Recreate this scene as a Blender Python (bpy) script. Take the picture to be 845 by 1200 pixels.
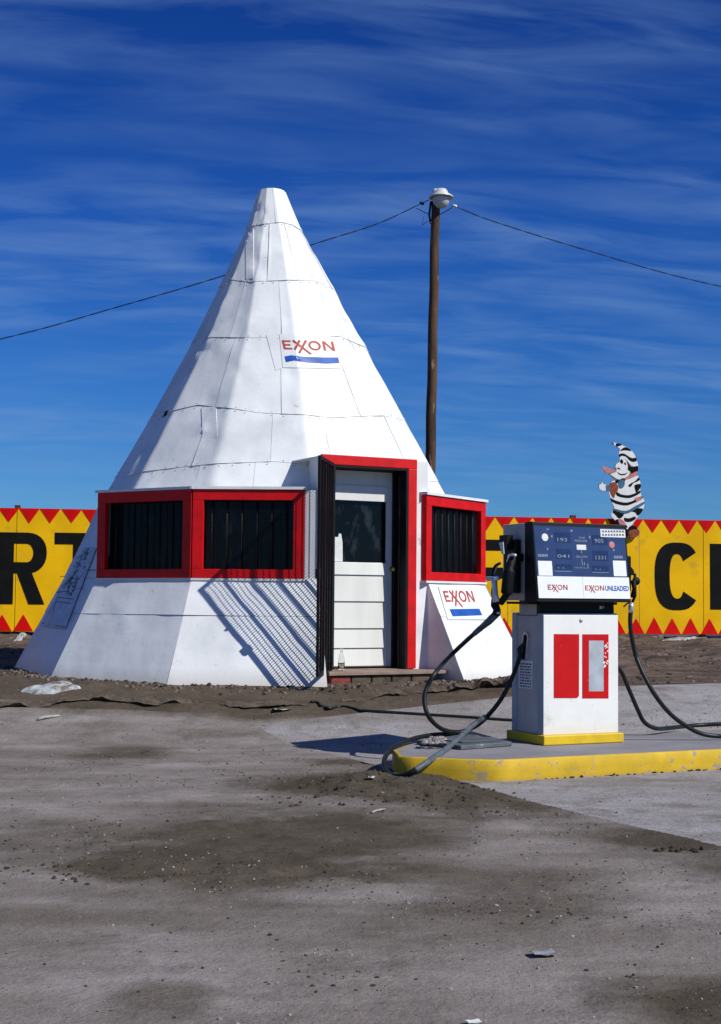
import bpy, math, random
import numpy as np
from math import sin, cos, tan, atan, atan2, radians, degrees, hypot, pi
from mathutils import Vector
rnd = random.Random(7)
for o in list(bpy.data.objects):
    bpy.data.objects.remove(o)
S = bpy.context.scene
COL = S.collection

# ------------------------------------------------------------------ camera
F = 1667.0; CH = 1.13
PITCH = atan(100 / F); ROLL = radians(.5)
fw = Vector((0, cos(PITCH), sin(PITCH))); up0 = Vector((0, -sin(PITCH), cos(PITCH))); r0 = Vector((1, 0, 0))
rt = r0 * cos(ROLL) + up0 * sin(ROLL); upv = up0 * cos(ROLL) - r0 * sin(ROLL)
CAM = Vector((0, 0, CH))
from mathutils import Matrix
cd = bpy.data.cameras.new('camera'); cam = bpy.data.objects.new('camera', cd); COL.objects.link(cam)
m3 = Matrix((rt, upv, -fw)).transposed()
cam.matrix_world = Matrix.Translation(CAM) @ m3.to_4x4()
cd.sensor_width = 36; cd.lens = 36 * F / 1200; cd.clip_start = .05; cd.clip_end = 3000
S.camera = cam
S.render.resolution_x = 721; S.render.resolution_y = 1024
# ------------------------------------------------------------------ light
SUN_EL = radians(42.0); SUN_TRAVEL = radians(148.0)
sdir = Vector((-cos(SUN_TRAVEL) * cos(SUN_EL), -sin(SUN_TRAVEL) * cos(SUN_EL), sin(SUN_EL)))   # towards the sun
sl = bpy.data.lights.new('sun', 'SUN'); sun = bpy.data.objects.new('sun', sl); COL.objects.link(sun)
sl.energy = 4.7; sl.angle = radians(.5); sl.color = (1, .968, .91)
sun.rotation_euler = sdir.to_track_quat('Z', 'Y').to_euler()
W = bpy.data.worlds.new("World"); S.world = W; W.use_nodes = True
nt = W.node_tree; N = nt.nodes; LK = nt.links
for n in list(N): N.remove(n)
out = N.new('ShaderNodeOutputWorld'); bg = N.new('ShaderNodeBackground'); bg.inputs[1].default_value = .1
sky = N.new('ShaderNodeTexSky'); sky.sky_type = 'NISHITA'; sky.sun_disc = False
sky.sun_elevation = SUN_EL; sky.sun_rotation = atan2(sdir.x, sdir.y)
sky.altitude = 1600; sky.air_density = 1.0; sky.dust_density = .3; sky.ozone_density = 3.0
def wmath(op, a, b=None):
    n = N.new('ShaderNodeMath'); n.operation = op
    for i, v in enumerate((a, b)):
        if v is None: continue
        if isinstance(v, (int, float)): n.inputs[i].default_value = v
        else: LK.new(v, n.inputs[i])
    return n.outputs[0]
tint = N.new('ShaderNodeMixRGB'); tint.blend_type = 'MULTIPLY'; tint.inputs[0].default_value = 1
LK.new(sky.outputs[0], tint.inputs[1])
tr_ = N.new('ShaderNodeValToRGB'); LK.new(tr_.outputs[0], tint.inputs[2])
tr_.color_ramp.elements[0].position = 0; tr_.color_ramp.elements[0].color = (.26, .52, .76, 1)
tr_.color_ramp.elements[1].position = 1; tr_.color_ramp.elements[1].color = (.20, .42, .78, 1)
for p_, c_ in ((.15, (.15, .43, .86)), (.26, (.10, .36, .90)), (.40, (.055, .255, .78))):
    e_ = tr_.color_ramp.elements.new(p_); e_.color = (*c_, 1)
# thin cirrus streaks on a high plane
tc = N.new('ShaderNodeTexCoord'); sp = N.new('ShaderNodeSeparateXYZ'); LK.new(tc.outputs['Generated'], sp.inputs[0])
LK.new(sp.outputs[2], tr_.inputs[0])
den = wmath('ADD', wmath('MAXIMUM', sp.outputs[2], 0.0), .22)
cx_ = wmath('DIVIDE', sp.outputs[0], den); cy_ = wmath('DIVIDE', sp.outputs[1], den)
cy2 = wmath('ADD', cy_, wmath('MULTIPLY', cx_, -.10))
cmb = N.new('ShaderNodeCombineXYZ'); LK.new(wmath('MULTIPLY', cx_, 3.6), cmb.inputs[0]); LK.new(wmath('MULTIPLY', cy2, 12.5), cmb.inputs[1])
n1 = N.new('ShaderNodeTexNoise'); n1.inputs['Scale'].default_value = 1.0; n1.inputs['Detail'].default_value = 7; n1.inputs['Roughness'].default_value = .56; n1.inputs['Distortion'].default_value = .45
LK.new(cmb.outputs[0], n1.inputs['Vector'])
n2 = N.new('ShaderNodeTexNoise'); n2.inputs['Scale'].default_value = .25; n2.inputs['Detail'].default_value = 3
LK.new(cmb.outputs[0], n2.inputs['Vector'])
rp = N.new('ShaderNodeMapRange'); rp.inputs[1].default_value = .38; rp.inputs[2].default_value = .80; LK.new(n1.outputs[0], rp.inputs[0])
rp2 = N.new('ShaderNodeMapRange'); rp2.inputs[1].default_value = .25; rp2.inputs[2].default_value = .62; LK.new(n2.outputs[0], rp2.inputs[0])
cl = wmath('MULTIPLY', wmath('MULTIPLY', rp.outputs[0], rp2.outputs[0]), .50)
mx = N.new('ShaderNodeMixRGB'); LK.new(cl, mx.inputs[0]); LK.new(tint.outputs[0], mx.inputs[1]); mx.inputs[2].default_value = (1.9, 3.4, 6.2, 1)
LK.new(mx.outputs[0], bg.inputs[0]); LK.new(bg.outputs[0], out.inputs[0])
S.view_settings.view_transform = 'Standard'; S.view_settings.look = 'None'; S.view_settings.exposure = 0; S.view_settings.gamma = 1
S.render.engine = 'CYCLES'

# ------------------------------------------------------------------ helpers
def ray(px, py): return fw + rt * ((px - 422.5) / F) + upv * ((600 - py) / F)
def at(px, py, Y):
    d = ray(px, py); return CAM + d * (Y / d.y)
def onz(px, py, z):
    d = ray(px, py); return CAM + d * ((z - CH) / d.z)
def onplane(px, py, p, n):
    d = ray(px, py); return CAM + d * ((p - CAM).dot(n) / d.dot(n))

MATS = {}
def mat(name, col, rough=.6, metal=0, var=.15, scale=6, bump=0, bscale=40, col2=None, spots=None, trans=0, spec=.3, stretch=None, detail=6, low=None):
    """procedural surface: base colour broken by noise; spots=(colour, scale, threshold, softness); low=(colour, z0, z1): dirt gathered near the foot"""
    m = bpy.data.materials.new(name); m.use_nodes = True
    t = m.node_tree; n = t.nodes; l = t.links; b = n['Principled BSDF']
    b.inputs['Roughness'].default_value = rough; b.inputs['Metallic'].default_value = metal
    b.inputs['Specular IOR Level'].default_value = spec
    b.inputs['Transmission Weight'].default_value = trans
    co = n.new('ShaderNodeTexCoord'); src = co.outputs['Object']
    mp = n.new('ShaderNodeMapping'); l.new(src, mp.inputs[0])
    if stretch: mp.inputs['Scale'].default_value = stretch
    ns = n.new('ShaderNodeTexNoise'); ns.inputs['Scale'].default_value = scale; ns.inputs['Detail'].default_value = detail; l.new(mp.outputs[0], ns.inputs[0])
    c2 = col2 or tuple(c * (1 - var * 2) for c in col)
    mr = n.new('ShaderNodeMapRange'); mr.inputs[1].default_value = .38; mr.inputs[2].default_value = .66; l.new(ns.outputs[0], mr.inputs[0])
    mi = n.new('ShaderNodeMixRGB'); l.new(mr.outputs[0], mi.inputs[0]); mi.inputs[1].default_value = (*col, 1); mi.inputs[2].default_value = (*c2, 1)
    last = mi.outputs[0]
    for sp_ in (spots or []):
        c3, s3, th, soft = sp_
        n3 = n.new('ShaderNodeTexNoise'); n3.inputs['Scale'].default_value = s3; n3.inputs['Detail'].default_value = 8; n3.inputs['Roughness'].default_value = .65; l.new(mp.outputs[0], n3.inputs[0])
        r3 = n.new('ShaderNodeMapRange'); r3.inputs[1].default_value = th; r3.inputs[2].default_value = th + soft; l.new(n3.outputs[0], r3.inputs[0])
        m3_ = n.new('ShaderNodeMixRGB'); l.new(r3.outputs[0], m3_.inputs[0]); l.new(last, m3_.inputs[1]); m3_.inputs[2].default_value = (*c3, 1); last = m3_.outputs[0]
    if low:
        c4, z0_, z1_ = low
        sx = n.new('ShaderNodeSeparateXYZ'); l.new(src, sx.inputs[0])
        ad = n.new('ShaderNodeMath'); ad.operation = 'MULTIPLY_ADD'; l.new(ns.outputs[0], ad.inputs[0]); ad.inputs[1].default_value = (z1_ - z0_) * 1.2; l.new(sx.outputs[2], ad.inputs[2])
        r4 = n.new('ShaderNodeMapRange'); r4.inputs[1].default_value = z1_ + (z1_ - z0_) * .5; r4.inputs[2].default_value = z0_ + (z1_ - z0_) * .5; r4.inputs[3].default_value = 0; r4.inputs[4].default_value = .7; l.new(ad.outputs[0], r4.inputs[0])
        m4 = n.new('ShaderNodeMixRGB'); l.new(r4.outputs[0], m4.inputs[0]); l.new(last, m4.inputs[1]); m4.inputs[2].default_value = (*c4, 1); last = m4.outputs[0]
    l.new(last, b.inputs['Base Color'])
    if bump:
        nb = n.new('ShaderNodeTexNoise'); nb.inputs['Scale'].default_value = bscale; nb.inputs['Detail'].default_value = 5; l.new(mp.outputs[0], nb.inputs[0])
        bp = n.new('ShaderNodeBump'); bp.inputs['Strength'].default_value = bump; bp.inputs['Distance'].default_value = .01; l.new(nb.outputs[0], bp.inputs['Height']); l.new(bp.outputs[0], b.inputs['Normal'])
    MATS[name] = m
    return m

WHITE = mat('white_sheet', (.78, .80, .79), .42, var=.06, scale=2.2, bump=.45, bscale=7, spots=[((.36, .33, .28), 30, .70, .02), ((.62, .65, .65), 1.7, .50, .2), ((.52, .50, .44), 9, .66, .04)], low=((.50, .46, .40), .0, .16))
WHITEP = mat('white_wood', (.74, .75, .70), .5, var=.06, scale=5, bump=.15, bscale=60, stretch=(1, 1, .2), spots=[((.45, .40, .30), 9, .66, .08)])
SEAM = mat('seam_dark', (.16, .16, .165), .9)
RED = mat('red_paint', (.64, .0025, .004), .5, var=.12, scale=7, bump=.2, bscale=50, spots=[((.34, .002, .003), 5, .62, .12), ((.75, .55, .5), 60, .78, .02)])
BLACKW = mat('black_wood', (.008, .009, .013), .65, spec=.2, var=.2, scale=14, bump=.4, bscale=40, stretch=(1, 1, .15), spots=[((.10, .10, .11), 30, .70, .05)])
IRON = mat('black_iron', (.006, .007, .009), .6, spec=.2, var=.2, bump=.2, bscale=60, spots=[((.09, .06, .04), 30, .70, .06)])
GLASSD = mat('dark_pane', (.003, .0035, .004), .12, var=.3, scale=3, spec=.22, bump=.05, bscale=4, stretch=(1, 1, .45), spots=[((.022, .026, .032), 5, .56, .10), ((.12, .13, .14), 24, .70, .02)])  # opaque; dim room, bluish reflections and pale glints painted into the colour
INNER = mat('dark_inside', (.008, .008, .009), .9)  # near-black colour stands for unlit depth behind windows and in the hose slot
YEL = mat('yellow_board', (.84, .48, .002), .65, spec=.12, var=.09, scale=1.6, bump=.12, bscale=30, spots=[((.60, .36, .02), 3.5, .58, .12), ((.30, .20, .03), 45, .76, .02)])
REDS = mat('red_board_paint', (.68, .002, .003), .65, spec=.12, var=.15, scale=5, spots=[((.72, .16, .03), 14, .66, .04)])
BLK = mat('black_board_paint', (.0055, .006, .006), .75, var=.2, scale=6, spec=.12, spots=[((.02, .02, .02), 9, .66, .1)])
PWHITE = mat('pump_enamel', (.80, .81, .77), .28, var=.04, scale=5, spots=[((.34, .22, .13), 34, .70, .02), ((.60, .58, .52), 6, .60, .12)], low=((.42, .36, .27), -.02, .16))
STEEL = mat('brushed_steel', (.52, .49, .47), .45, .12, var=.12, scale=5, bump=.1, bscale=90, stretch=(1, 1, .3), spots=[((.46, .43, .42), 4, .52, .18)])
TRIM = mat('grey_trim', (.40, .44, .50), .45, .1, var=.1)
BEZEL = mat('black_bezel', (.004, .006, .006), .5, var=.2, scale=10, spec=.2)
NAVY = mat('navy_dial', (.035, .065, .16), .22, var=.10, scale=6)
NAVYD = mat('dial_window', (.024, .045, .12), .15, var=.1)
PAPER = mat('paper_white', (.72, .76, .72), .7, var=.06, scale=20)
CARDW = mat('band_white', (.80, .83, .81), .25, var=.02, scale=20)
LRED = mat('letter_red', (.45, .035, .025), .5, var=.2, scale=20)
LREDS = mat('letter_red_faded', (.52, .08, .05), .6, var=.2, scale=9, spots=[((.75, .6, .55), 60, .68, .03)])
LBLUE = mat('letter_blue', (.02, .10, .42), .45, var=.12, scale=8, spots=[((.7, .72, .75), 35, .76, .02)])
LINK = mat('ink', (.10, .11, .13), .6, var=.1)
DIGIT = mat('digit_white', (.22, .26, .33), .4, var=.05)
PRED = mat('pump_red', (.55, .004, .004), .4, var=.08, scale=8, spots=[((.62, .10, .08), 22, .66, .05)])
KYEL = mat('kerb_yellow', (.64, .42, .02), .65, var=.12, scale=5, bump=.12, bscale=90, spots=[((.32, .28, .22), 11, .58, .015), ((.50, .32, .03), 3, .52, .2), ((.12, .09, .06), 24, .67, .02), ((.07, .05, .04), 60, .70, .02)], low=((.20, .15, .09), -.02, .035))
PYEL = mat('plate_yellow', (.74, .50, .02), .5, var=.08, scale=8, spots=[((.12, .10, .07), 28, .72, .03)])
CONC = mat('concrete', (.24, .235, .25), .85, var=.10, scale=3, bump=.35, bscale=70, spots=[((.14, .12, .10), 2.6, .60, .12), ((.07, .06, .05), 45, .73, .03), ((.33, .32, .33), 6, .62, .1)])
PLATE = mat('cover_steel', (.13, .15, .17), .6, .2, var=.2, scale=12, bump=.3, bscale=60, spots=[((.30, .28, .25), 18, .62, .06)])
RUBBER = mat('hose_rubber', (.012, .016, .015), .42, var=.2, scale=20, bump=.1, bscale=80, spots=[((.05, .06, .06), 25, .66, .06)])
TAPE = mat('grey_hose_wrap', (.10, .13, .15), .5, var=.2, scale=22, bump=.4, bscale=60, spots=[((.30, .34, .36), 24, .64, .05)])
CHROME = mat('worn_chrome', (.72, .74, .76), .28, .6, var=.15, scale=20)
SILV = mat('cast_silver', (.78, .80, .82), .35, .25, var=.15, scale=20)
BRASS = mat('brass', (.55, .38, .12), .3, 1)
WOODP = mat('pole_wood', (.10, .055, .03), .85, var=.3, scale=9, bump=.7, bscale=30, stretch=(1, 1, .16), spots=[((.34, .24, .16), 14, .60, .08), ((.04, .025, .02), 10, .62, .06)])
DECK = mat('worn_board', (.30, .22, .17), .85, var=.2, scale=9, bump=.4, bscale=40, stretch=(.3, 1, 1), spots=[((.12, .08, .06), 9, .58, .1)])
BRICK = mat('brick_red', (.24, .055, .04), .85, var=.25, scale=12, bump=.4, bscale=60, spots=[((.3, .25, .2), 12, .60, .1)])
LAMPW = mat('lamp_enamel', (.70, .72, .72), .35, .2, var=.06)
CLOTHG = mat('milky_glass', (.55, .58, .60), .15, var=.1)
SNOW = mat('old_snow', (.46, .48, .50), .7, var=.2, scale=20, bump=.8, bscale=40, spots=[((.16, .13, .10), 11, .50, .10)])
STONE = mat('pebble_grey', (.30, .28, .27), .8, var=.3, scale=20)
CLOD = mat('mud_clod', (.060, .046, .032), .95, var=.3, scale=20, bump=.6, bscale=60)
PALE = mat('pebble_pale', (.40, .37, .34), .8, var=.2, scale=20)
LEDGE = mat('mud_bank', (.12, .092, .066), .95, var=.25, scale=12, bump=.8, bscale=60)
PINK = mat('cutout_pink', (.62, .22, .20), .6, var=.15, scale=8)
FWHITE = mat('cutout_white', (.78, .79, .76), .5, var=.04, scale=8)
FBLUE = mat('cutout_blue', (.05, .16, .26), .6, var=.15, scale=8)
FBROWN = mat('cutout_rust', (.30, .07, .03), .6, var=.25, scale=16)
POSTERB = mat('poster_print', (.55, .62, .72), .5, var=.12, scale=7)
GREEN = mat('poster_green', (.10, .20, .10), .7, var=.2, scale=20)
RAW = mat('raw_plywood', (.30, .21, .12), .8, var=.15, scale=8)
mg = bpy.data.materials.new('clear_glass'); mg.use_nodes = True; b_ = mg.node_tree.nodes['Principled BSDF']
b_.inputs['Transmission Weight'].default_value = 1; b_.inputs['Roughness'].default_value = .03; b_.inputs['IOR'].default_value = 1.45; b_.inputs['Base Color'].default_value = (.93, .97, .95, 1)
GLASS = mg

ORG = {}
def tag(o, label=None, cat=None, group=None, kind=None):
    if label: o['label'] = label
    if cat: o['category'] = cat
    if group: o['group'] = group
    if kind: o['kind'] = kind
    return o
def thing(name, label, cat, loc, group=None):
    o = bpy.data.objects.new(name, None); COL.objects.link(o); o.location = loc; o.empty_display_size = .2
    ORG[o.name] = Vector(loc); return tag(o, label, cat, group)

class MB:
    def __init__(s): s.v = []; s.f = []; s.mi = []; s.cur = 0
    def add(s, vs, fs):
        k = len(s.v); s.v += [tuple(v) for v in vs]; s.f += [tuple(i + k for i in f) for f in fs]; s.mi += [s.cur] * len(fs); return s
    def hexa(s, c):   # 8 corners: bottom 4 (ccw), top 4
        return s.add(c, [(3, 2, 1, 0), (4, 5, 6, 7), (0, 1, 5, 4), (1, 2, 6, 5), (2, 3, 7, 6), (3, 0, 4, 7)])
    def box(s, a, b):
        x0, y0, z0 = a; x1, y1, z1 = b
        return s.hexa([(x0, y0, z0), (x1, y0, z0), (x1, y1, z0), (x0, y1, z0), (x0, y0, z1), (x1, y0, z1), (x1, y1, z1), (x0, y1, z1)])
    def prism(s, poly, off):
        """poly: planar loop of Vectors, off: extrusion Vector"""
        n = len(poly); vs = [Vector(p) for p in poly] + [Vector(p) + off for p in poly]
        fs = [tuple(range(n - 1, -1, -1)), tuple(range(n, 2 * n))] + [(i, (i + 1) % n, n + (i + 1) % n, n + i) for i in range(n)]
        return s.add(vs, fs)
    def tube(s, pts, r, n=8, cap=True):
        pts = [Vector(p) for p in pts]; rs = r if isinstance(r, (list, tuple)) else [r] * len(pts)
        ref = None; vs = []
        for i, p in enumerate(pts):
            t = (pts[min(i + 1, len(pts) - 1)] - pts[max(i - 1, 0)]).normalized()
            if ref is None: ref = t.orthogonal().normalized()
            ref = (ref - t * ref.dot(t)).normalized(); b = t.cross(ref)
            for k in range(n):
                a = 2 * pi * k / n; vs.append(p + (ref * cos(a) + b * sin(a)) * rs[i])
        fs = [(i * n + k, i * n + (k + 1) % n, (i + 1) * n + (k + 1) % n, (i + 1) * n + k) for i in range(len(pts) - 1) for k in range(n)]
        if cap: fs += [tuple(range(n - 1, -1, -1)), tuple((len(pts) - 1) * n + k for k in range(n))]
        return s.add(vs, fs)
    def lathe(s, c, prof, n=20, ax=None):
        c = Vector(c); ax = Vector(ax or (0, 0, 1)).normalized(); a1 = ax.orthogonal().normalized(); a2 = ax.cross(a1)
        vs = [c + ax * z + (a1 * cos(2 * pi * k / n) + a2 * sin(2 * pi * k / n)) * r for r, z in prof for k in range(n)]
        fs = [(i * n + k, i * n + (k + 1) % n, (i + 1) * n + (k + 1) % n, (i + 1) * n + k) for i in range(len(prof) - 1) for k in range(n)]
        fs += [tuple(range(n - 1, -1, -1)), tuple((len(prof) - 1) * n + k for k in range(n))]
        return s.add(vs, fs)
    def build(s, name, m, parent=None, smooth=False, loc=None):
        org = ORG[parent.name] if parent else Vector(loc or (0, 0, 0))
        me = bpy.data.meshes.new(name); me.from_pydata([tuple(Vector(v) - org) for v in s.v], [], s.f)
        for mm in (m if isinstance(m, (list, tuple)) else [m]): me.materials.append(mm)
        for p, q in zip(me.polygons, s.mi): p.material_index = q
        if smooth: me.polygons.foreach_set('use_smooth', [True] * len(me.polygons))
        import bmesh
        bm = bmesh.new(); bm.from_mesh(me); bmesh.ops.recalc_face_normals(bm, faces=bm.faces); bm.to_mesh(me); bm.free()
        o = bpy.data.objects.new(name, me); COL.objects.link(o)
        if parent: o.parent = parent
        else: o.location = org
        ORG[o.name] = org
        return o
def bevel(o, w=.004, seg=2):
    b = o.modifiers.new('bevel', 'BEVEL'); b.width = w; b.segments = seg; b.limit_method = 'ANGLE'; b.angle_limit = radians(40); return o

class FR:
    """local frame on an upright or leaning face: u along, w up the face, n outward"""
    def __init__(s, o, u, n, w=(0, 0, 1)): s.o = Vector(o); s.u = Vector(u).normalized(); s.n = Vector(n).normalized(); s.w = Vector(w).normalized()
    def p(s, u, z, d=0): return s.o + s.u * u + s.w * z + s.n * d
    def hit(s, px, py, d=0):
        q = onplane(px, py, s.o + s.n * d, s.n) - s.o; return q.dot(s.u), q.dot(s.w)
    def box(s, mb, u0, u1, z0, z1, d0, d1):
        return mb.hexa([s.p(u0, z0, d0), s.p(u1, z0, d0), s.p(u1, z0, d1), s.p(u0, z0, d1), s.p(u0, z1, d0), s.p(u1, z1, d0), s.p(u1, z1, d1), s.p(u0, z1, d1)])

def catmull(P, n=8):
    P = [Vector(p) for p in P]; Q = [P[0] * 2 - P[1]] + P + [P[-1] * 2 - P[-2]]; R = []
    for i in range(1, len(Q) - 2):
        a, b, c, d = Q[i - 1:i + 3]
        for k in range(n):
            t = k / n; R.append(.5 * ((2 * b) + (c - a) * t + (2 * a - 5 * b + 4 * c - d) * t * t + (3 * b - a - 3 * c + d) * t ** 3))
    return R + [P[-1]]

# ---- lettering: strokes in a unit box mapped on a quad (tl, tr, br, bl) of 3D points
def quadmap(q):
    tl, tr, br, bl = [Vector(p) for p in q]
    nn = (tr - tl).cross(bl - tl).normalized()
    if nn.dot(CAM - tl) < 0: nn = -nn
    def M(x, y, d=0):   # x right 0..1, y up 0..1
        a = bl.lerp(br, x); b = tl.lerp(tr, x); return a.lerp(b, y) + nn * d
    return M, nn
def stroke(a, b, w):
    a = Vector((a[0], a[1])); b = Vector((b[0], b[1])); t = (b - a).normalized(); n = Vector((-t.y, t.x)) * w / 2
    return [a + n, b + n, b - n, a - n]
def exxon_polys():
    A = 4.6   # width over height of the whole word
    w = .17; P = []
    P.append([(0, 0), (w * 1.15, 0), (w * 1.15, 1), (0, 1)])
    for y in (0, .42, 1 - w): P.append([(w * 1.15, y), (.78 if y != .42 else .68, y), (.78 if y != .42 else .68, y + w), (w * 1.15, y + w)])
    P.append(stroke((1.0, 1.02), (2.35, -.46), w * 1.15))
    P.append(stroke((1.62, 1.04), (.98, 0), w * 1.15))
    P.append(stroke((2.18, 1.04), (1.32, -.36), w * 1.15))
    n = 20; ring = []
    for k in range(n):
        a0 = 2 * pi * k / n; a1 = 2 * pi * (k + 1) / n; c = (2.85, .5)
        P.append([(c[0] + .55 * cos(a0), c[1] + .52 * sin(a0)), (c[0] + .55 * cos(a1), c[1] + .52 * sin(a1)), (c[0] + .37 * cos(a1), c[1] + .35 * sin(a1)), (c[0] + .37 * cos(a0), c[1] + .35 * sin(a0))])
    P.append([(3.6, 0), (3.6 + w * 1.15, 0), (3.6 + w * 1.15, 1), (3.6, 1)]); P.append([(4.4, 0), (4.4 + w * 1.15, 0), (4.4 + w * 1.15, 1), (4.4, 1)])
    P.append([(3.6, 1), (3.82, 1), (4.595, 0), (4.38, 0)])
    return [[(x / A, y) for x, y in q] for q in P]
def polys_on(M, nn, polys, t=.0015, d=.001):
    mb = MB()
    for i, q in enumerate(polys): mb.prism([M(x, y, d + .0001 * (i % 4)) for x, y in q], nn * t)
    return mb
def text_on(quad, txt, m, parent, name='lettering', d=.0012, bold=.02):
    cu = bpy.data.curves.new('t', 'FONT'); cu.body = txt; cu.offset = bold; cu.resolution_u = 3
    ob = bpy.data.objects.new('t', cu); me = bpy.data.meshes.new_from_object(ob)
    vs = np.array([v.co[:2] for v in me.vertices]); lo = vs.min(0); hi = vs.max(0); M, nn = quadmap(quad)
    mb = MB(); mb.add([M(*((v - lo) / (hi - lo)), d) for v in vs], [tuple(p.vertices) for p in me.polygons])
    bpy.data.objects.remove(ob); bpy.data.curves.remove(cu); bpy.data.meshes.remove(me)
    return mb.build(name, m, parent)

# ------------------------------------------------------------------ ground shape
RNG = np.random.RandomState(3); TAB = RNG.rand(256, 256)
TABL = TAB.tolist()
def vn(x, y, s=0):
    if isinstance(x, float) and isinstance(y, (float, int)):
        x = x + s * 17.3; y = y + s * 9.1; xi = math.floor(x); yi = math.floor(y); fx = x - xi; fy = y - yi; fx = fx * fx * (3 - 2 * fx); fy = fy * fy * (3 - 2 * fy)
        a, b = TABL[xi & 255], TABL[(xi + 1) & 255]; j, k = yi & 255, (yi + 1) & 255
        return (a[j] * (1 - fx) + b[j] * fx) * (1 - fy) + (a[k] * (1 - fx) + b[k] * fx) * fy
    x = np.asarray(x, float) + s * 17.3; y = np.asarray(y, float) + s * 9.1
    xi = np.floor(x).astype(int); yi = np.floor(y).astype(int); fx = x - xi; fy = y - yi; fx = fx * fx * (3 - 2 * fx); fy = fy * fy * (3 - 2 * fy)
    g = lambda a, b: TAB[a & 255, b & 255]
    return (g(xi, yi) * (1 - fx) + g(xi + 1, yi) * fx) * (1 - fy) + (g(xi, yi + 1) * (1 - fx) + g(xi + 1, yi + 1) * fx) * fy
def fbm(x, y, o=5, s=0, gain=.5):
    t = 0; a = 1; n = 0
    for i in range(o): t = t + a * vn(x * 2 ** i, y * 2 ** i, s + i * 3); n += a; a *= gain
    return t / n
def base(y): return np.interp(y, [10.95, 13.0, 24, 40], [0, .33, .44, .46])
PADN = Vector((.894, .448)); PADP = Vector((1.655, 6.56))       # slab's left edge: signed distance to its right
def padd(x, y): return (x - PADP.x) * PADN.x + (y - PADP.y) * PADN.y
PADFAR = 11.0
def padin(x, y):
    a = padd(x, y); b = PADFAR - (y * .9 - x * .434) - .2 ; return np.minimum(a, b)
def gpt(px, py):
    p = onz(px, py, 0)
    for _ in range(12): p = onz(px, py, float(base(p.y)) * .5 + .5 * p.z) if py < 880 else p
    return p
def patch_of(px0, px1, py0, py1, slant=0):
    cx = (px0 + px1) / 2; cy = (py0 + py1) / 2; c = gpt(cx, cy)
    rx = (gpt(px1, cy) - gpt(px0, cy)).length / 2; ry = abs(gpt(cx, py0).y - gpt(cx, py1).y) / 2
    return c.x, c.y, rx, ry, slant
MUD = [(150, 500, 930, 1030, .15, 1.1), (350, 590, 890, 960, .0, 1.1), (520, 700, 925, 965, -1.6, .9), (660, 900, 960, 1010, -1.6, .9), (80, 190, 878, 900, 0, .75), (690, 1000, 1125, 1290, .3, 1.0),
       (440, 720, 1020, 1115, .35, .62), (120, 240, 1150, 1195, .3, .6), (-60, 200, 960, 1010, .1, .55), (0, 150, 1080, 1130, .1, .35), (300, 520, 1100, 1180, .2, .35)]
MP = [(*patch_of(*m[:5]), m[5]) for m in MUD]
MOUND = (gpt(445, 925).x, gpt(445, 925).y)
def mudmask(x, y):
    x = np.asarray(x, float); y = np.asarray(y, float)
    w = (fbm(x * 1.3, y * 1.3, 5, 1) - .5) * 1.5
    w2 = (fbm(x * .7 + 5, y * 2.6, 5, 14) - .5) * 2.4
    m = np.zeros_like(x)
    for cx, cy, rx, ry, sl_, st in MP:
        dx = (x - cx) / rx; dy = (y - cy - sl_ * (x - cx)) / ry
        m = np.maximum(m, st * np.clip((1.25 - (dx * dx + dy * dy) * .62 + w * 1.3 + w2 * .8) * .85, 0, 1))
    m = np.maximum(m, 1.35 * np.clip(1.3 - (((x - MOUND[0]) / .95) ** 2 + ((y - MOUND[1] + .25 * (x - MOUND[0])) / .62) ** 2) + w, 0, 1))
    pdm = padin(x, y); m = np.maximum(m, 1.15 * np.exp(-((pdm + .10) / (.10 + .45 * fbm(x * .9, y * .9, 3, 33))) ** 2) * (y < 11.3) * np.clip(.3 + w2 + (y < 8.6) * .5, 0, 1))
    far = np.clip((y + .12 * (x + 1.5) - 11.72 + w * .5) / .35, 0, 1)
    st = .22 * np.clip(fbm(x * .55, y * 1.6, 4, 9) * 4 - 1.9, 0, 1)
    return np.clip(np.maximum(np.maximum(m, far), st), 0, 1)
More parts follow.
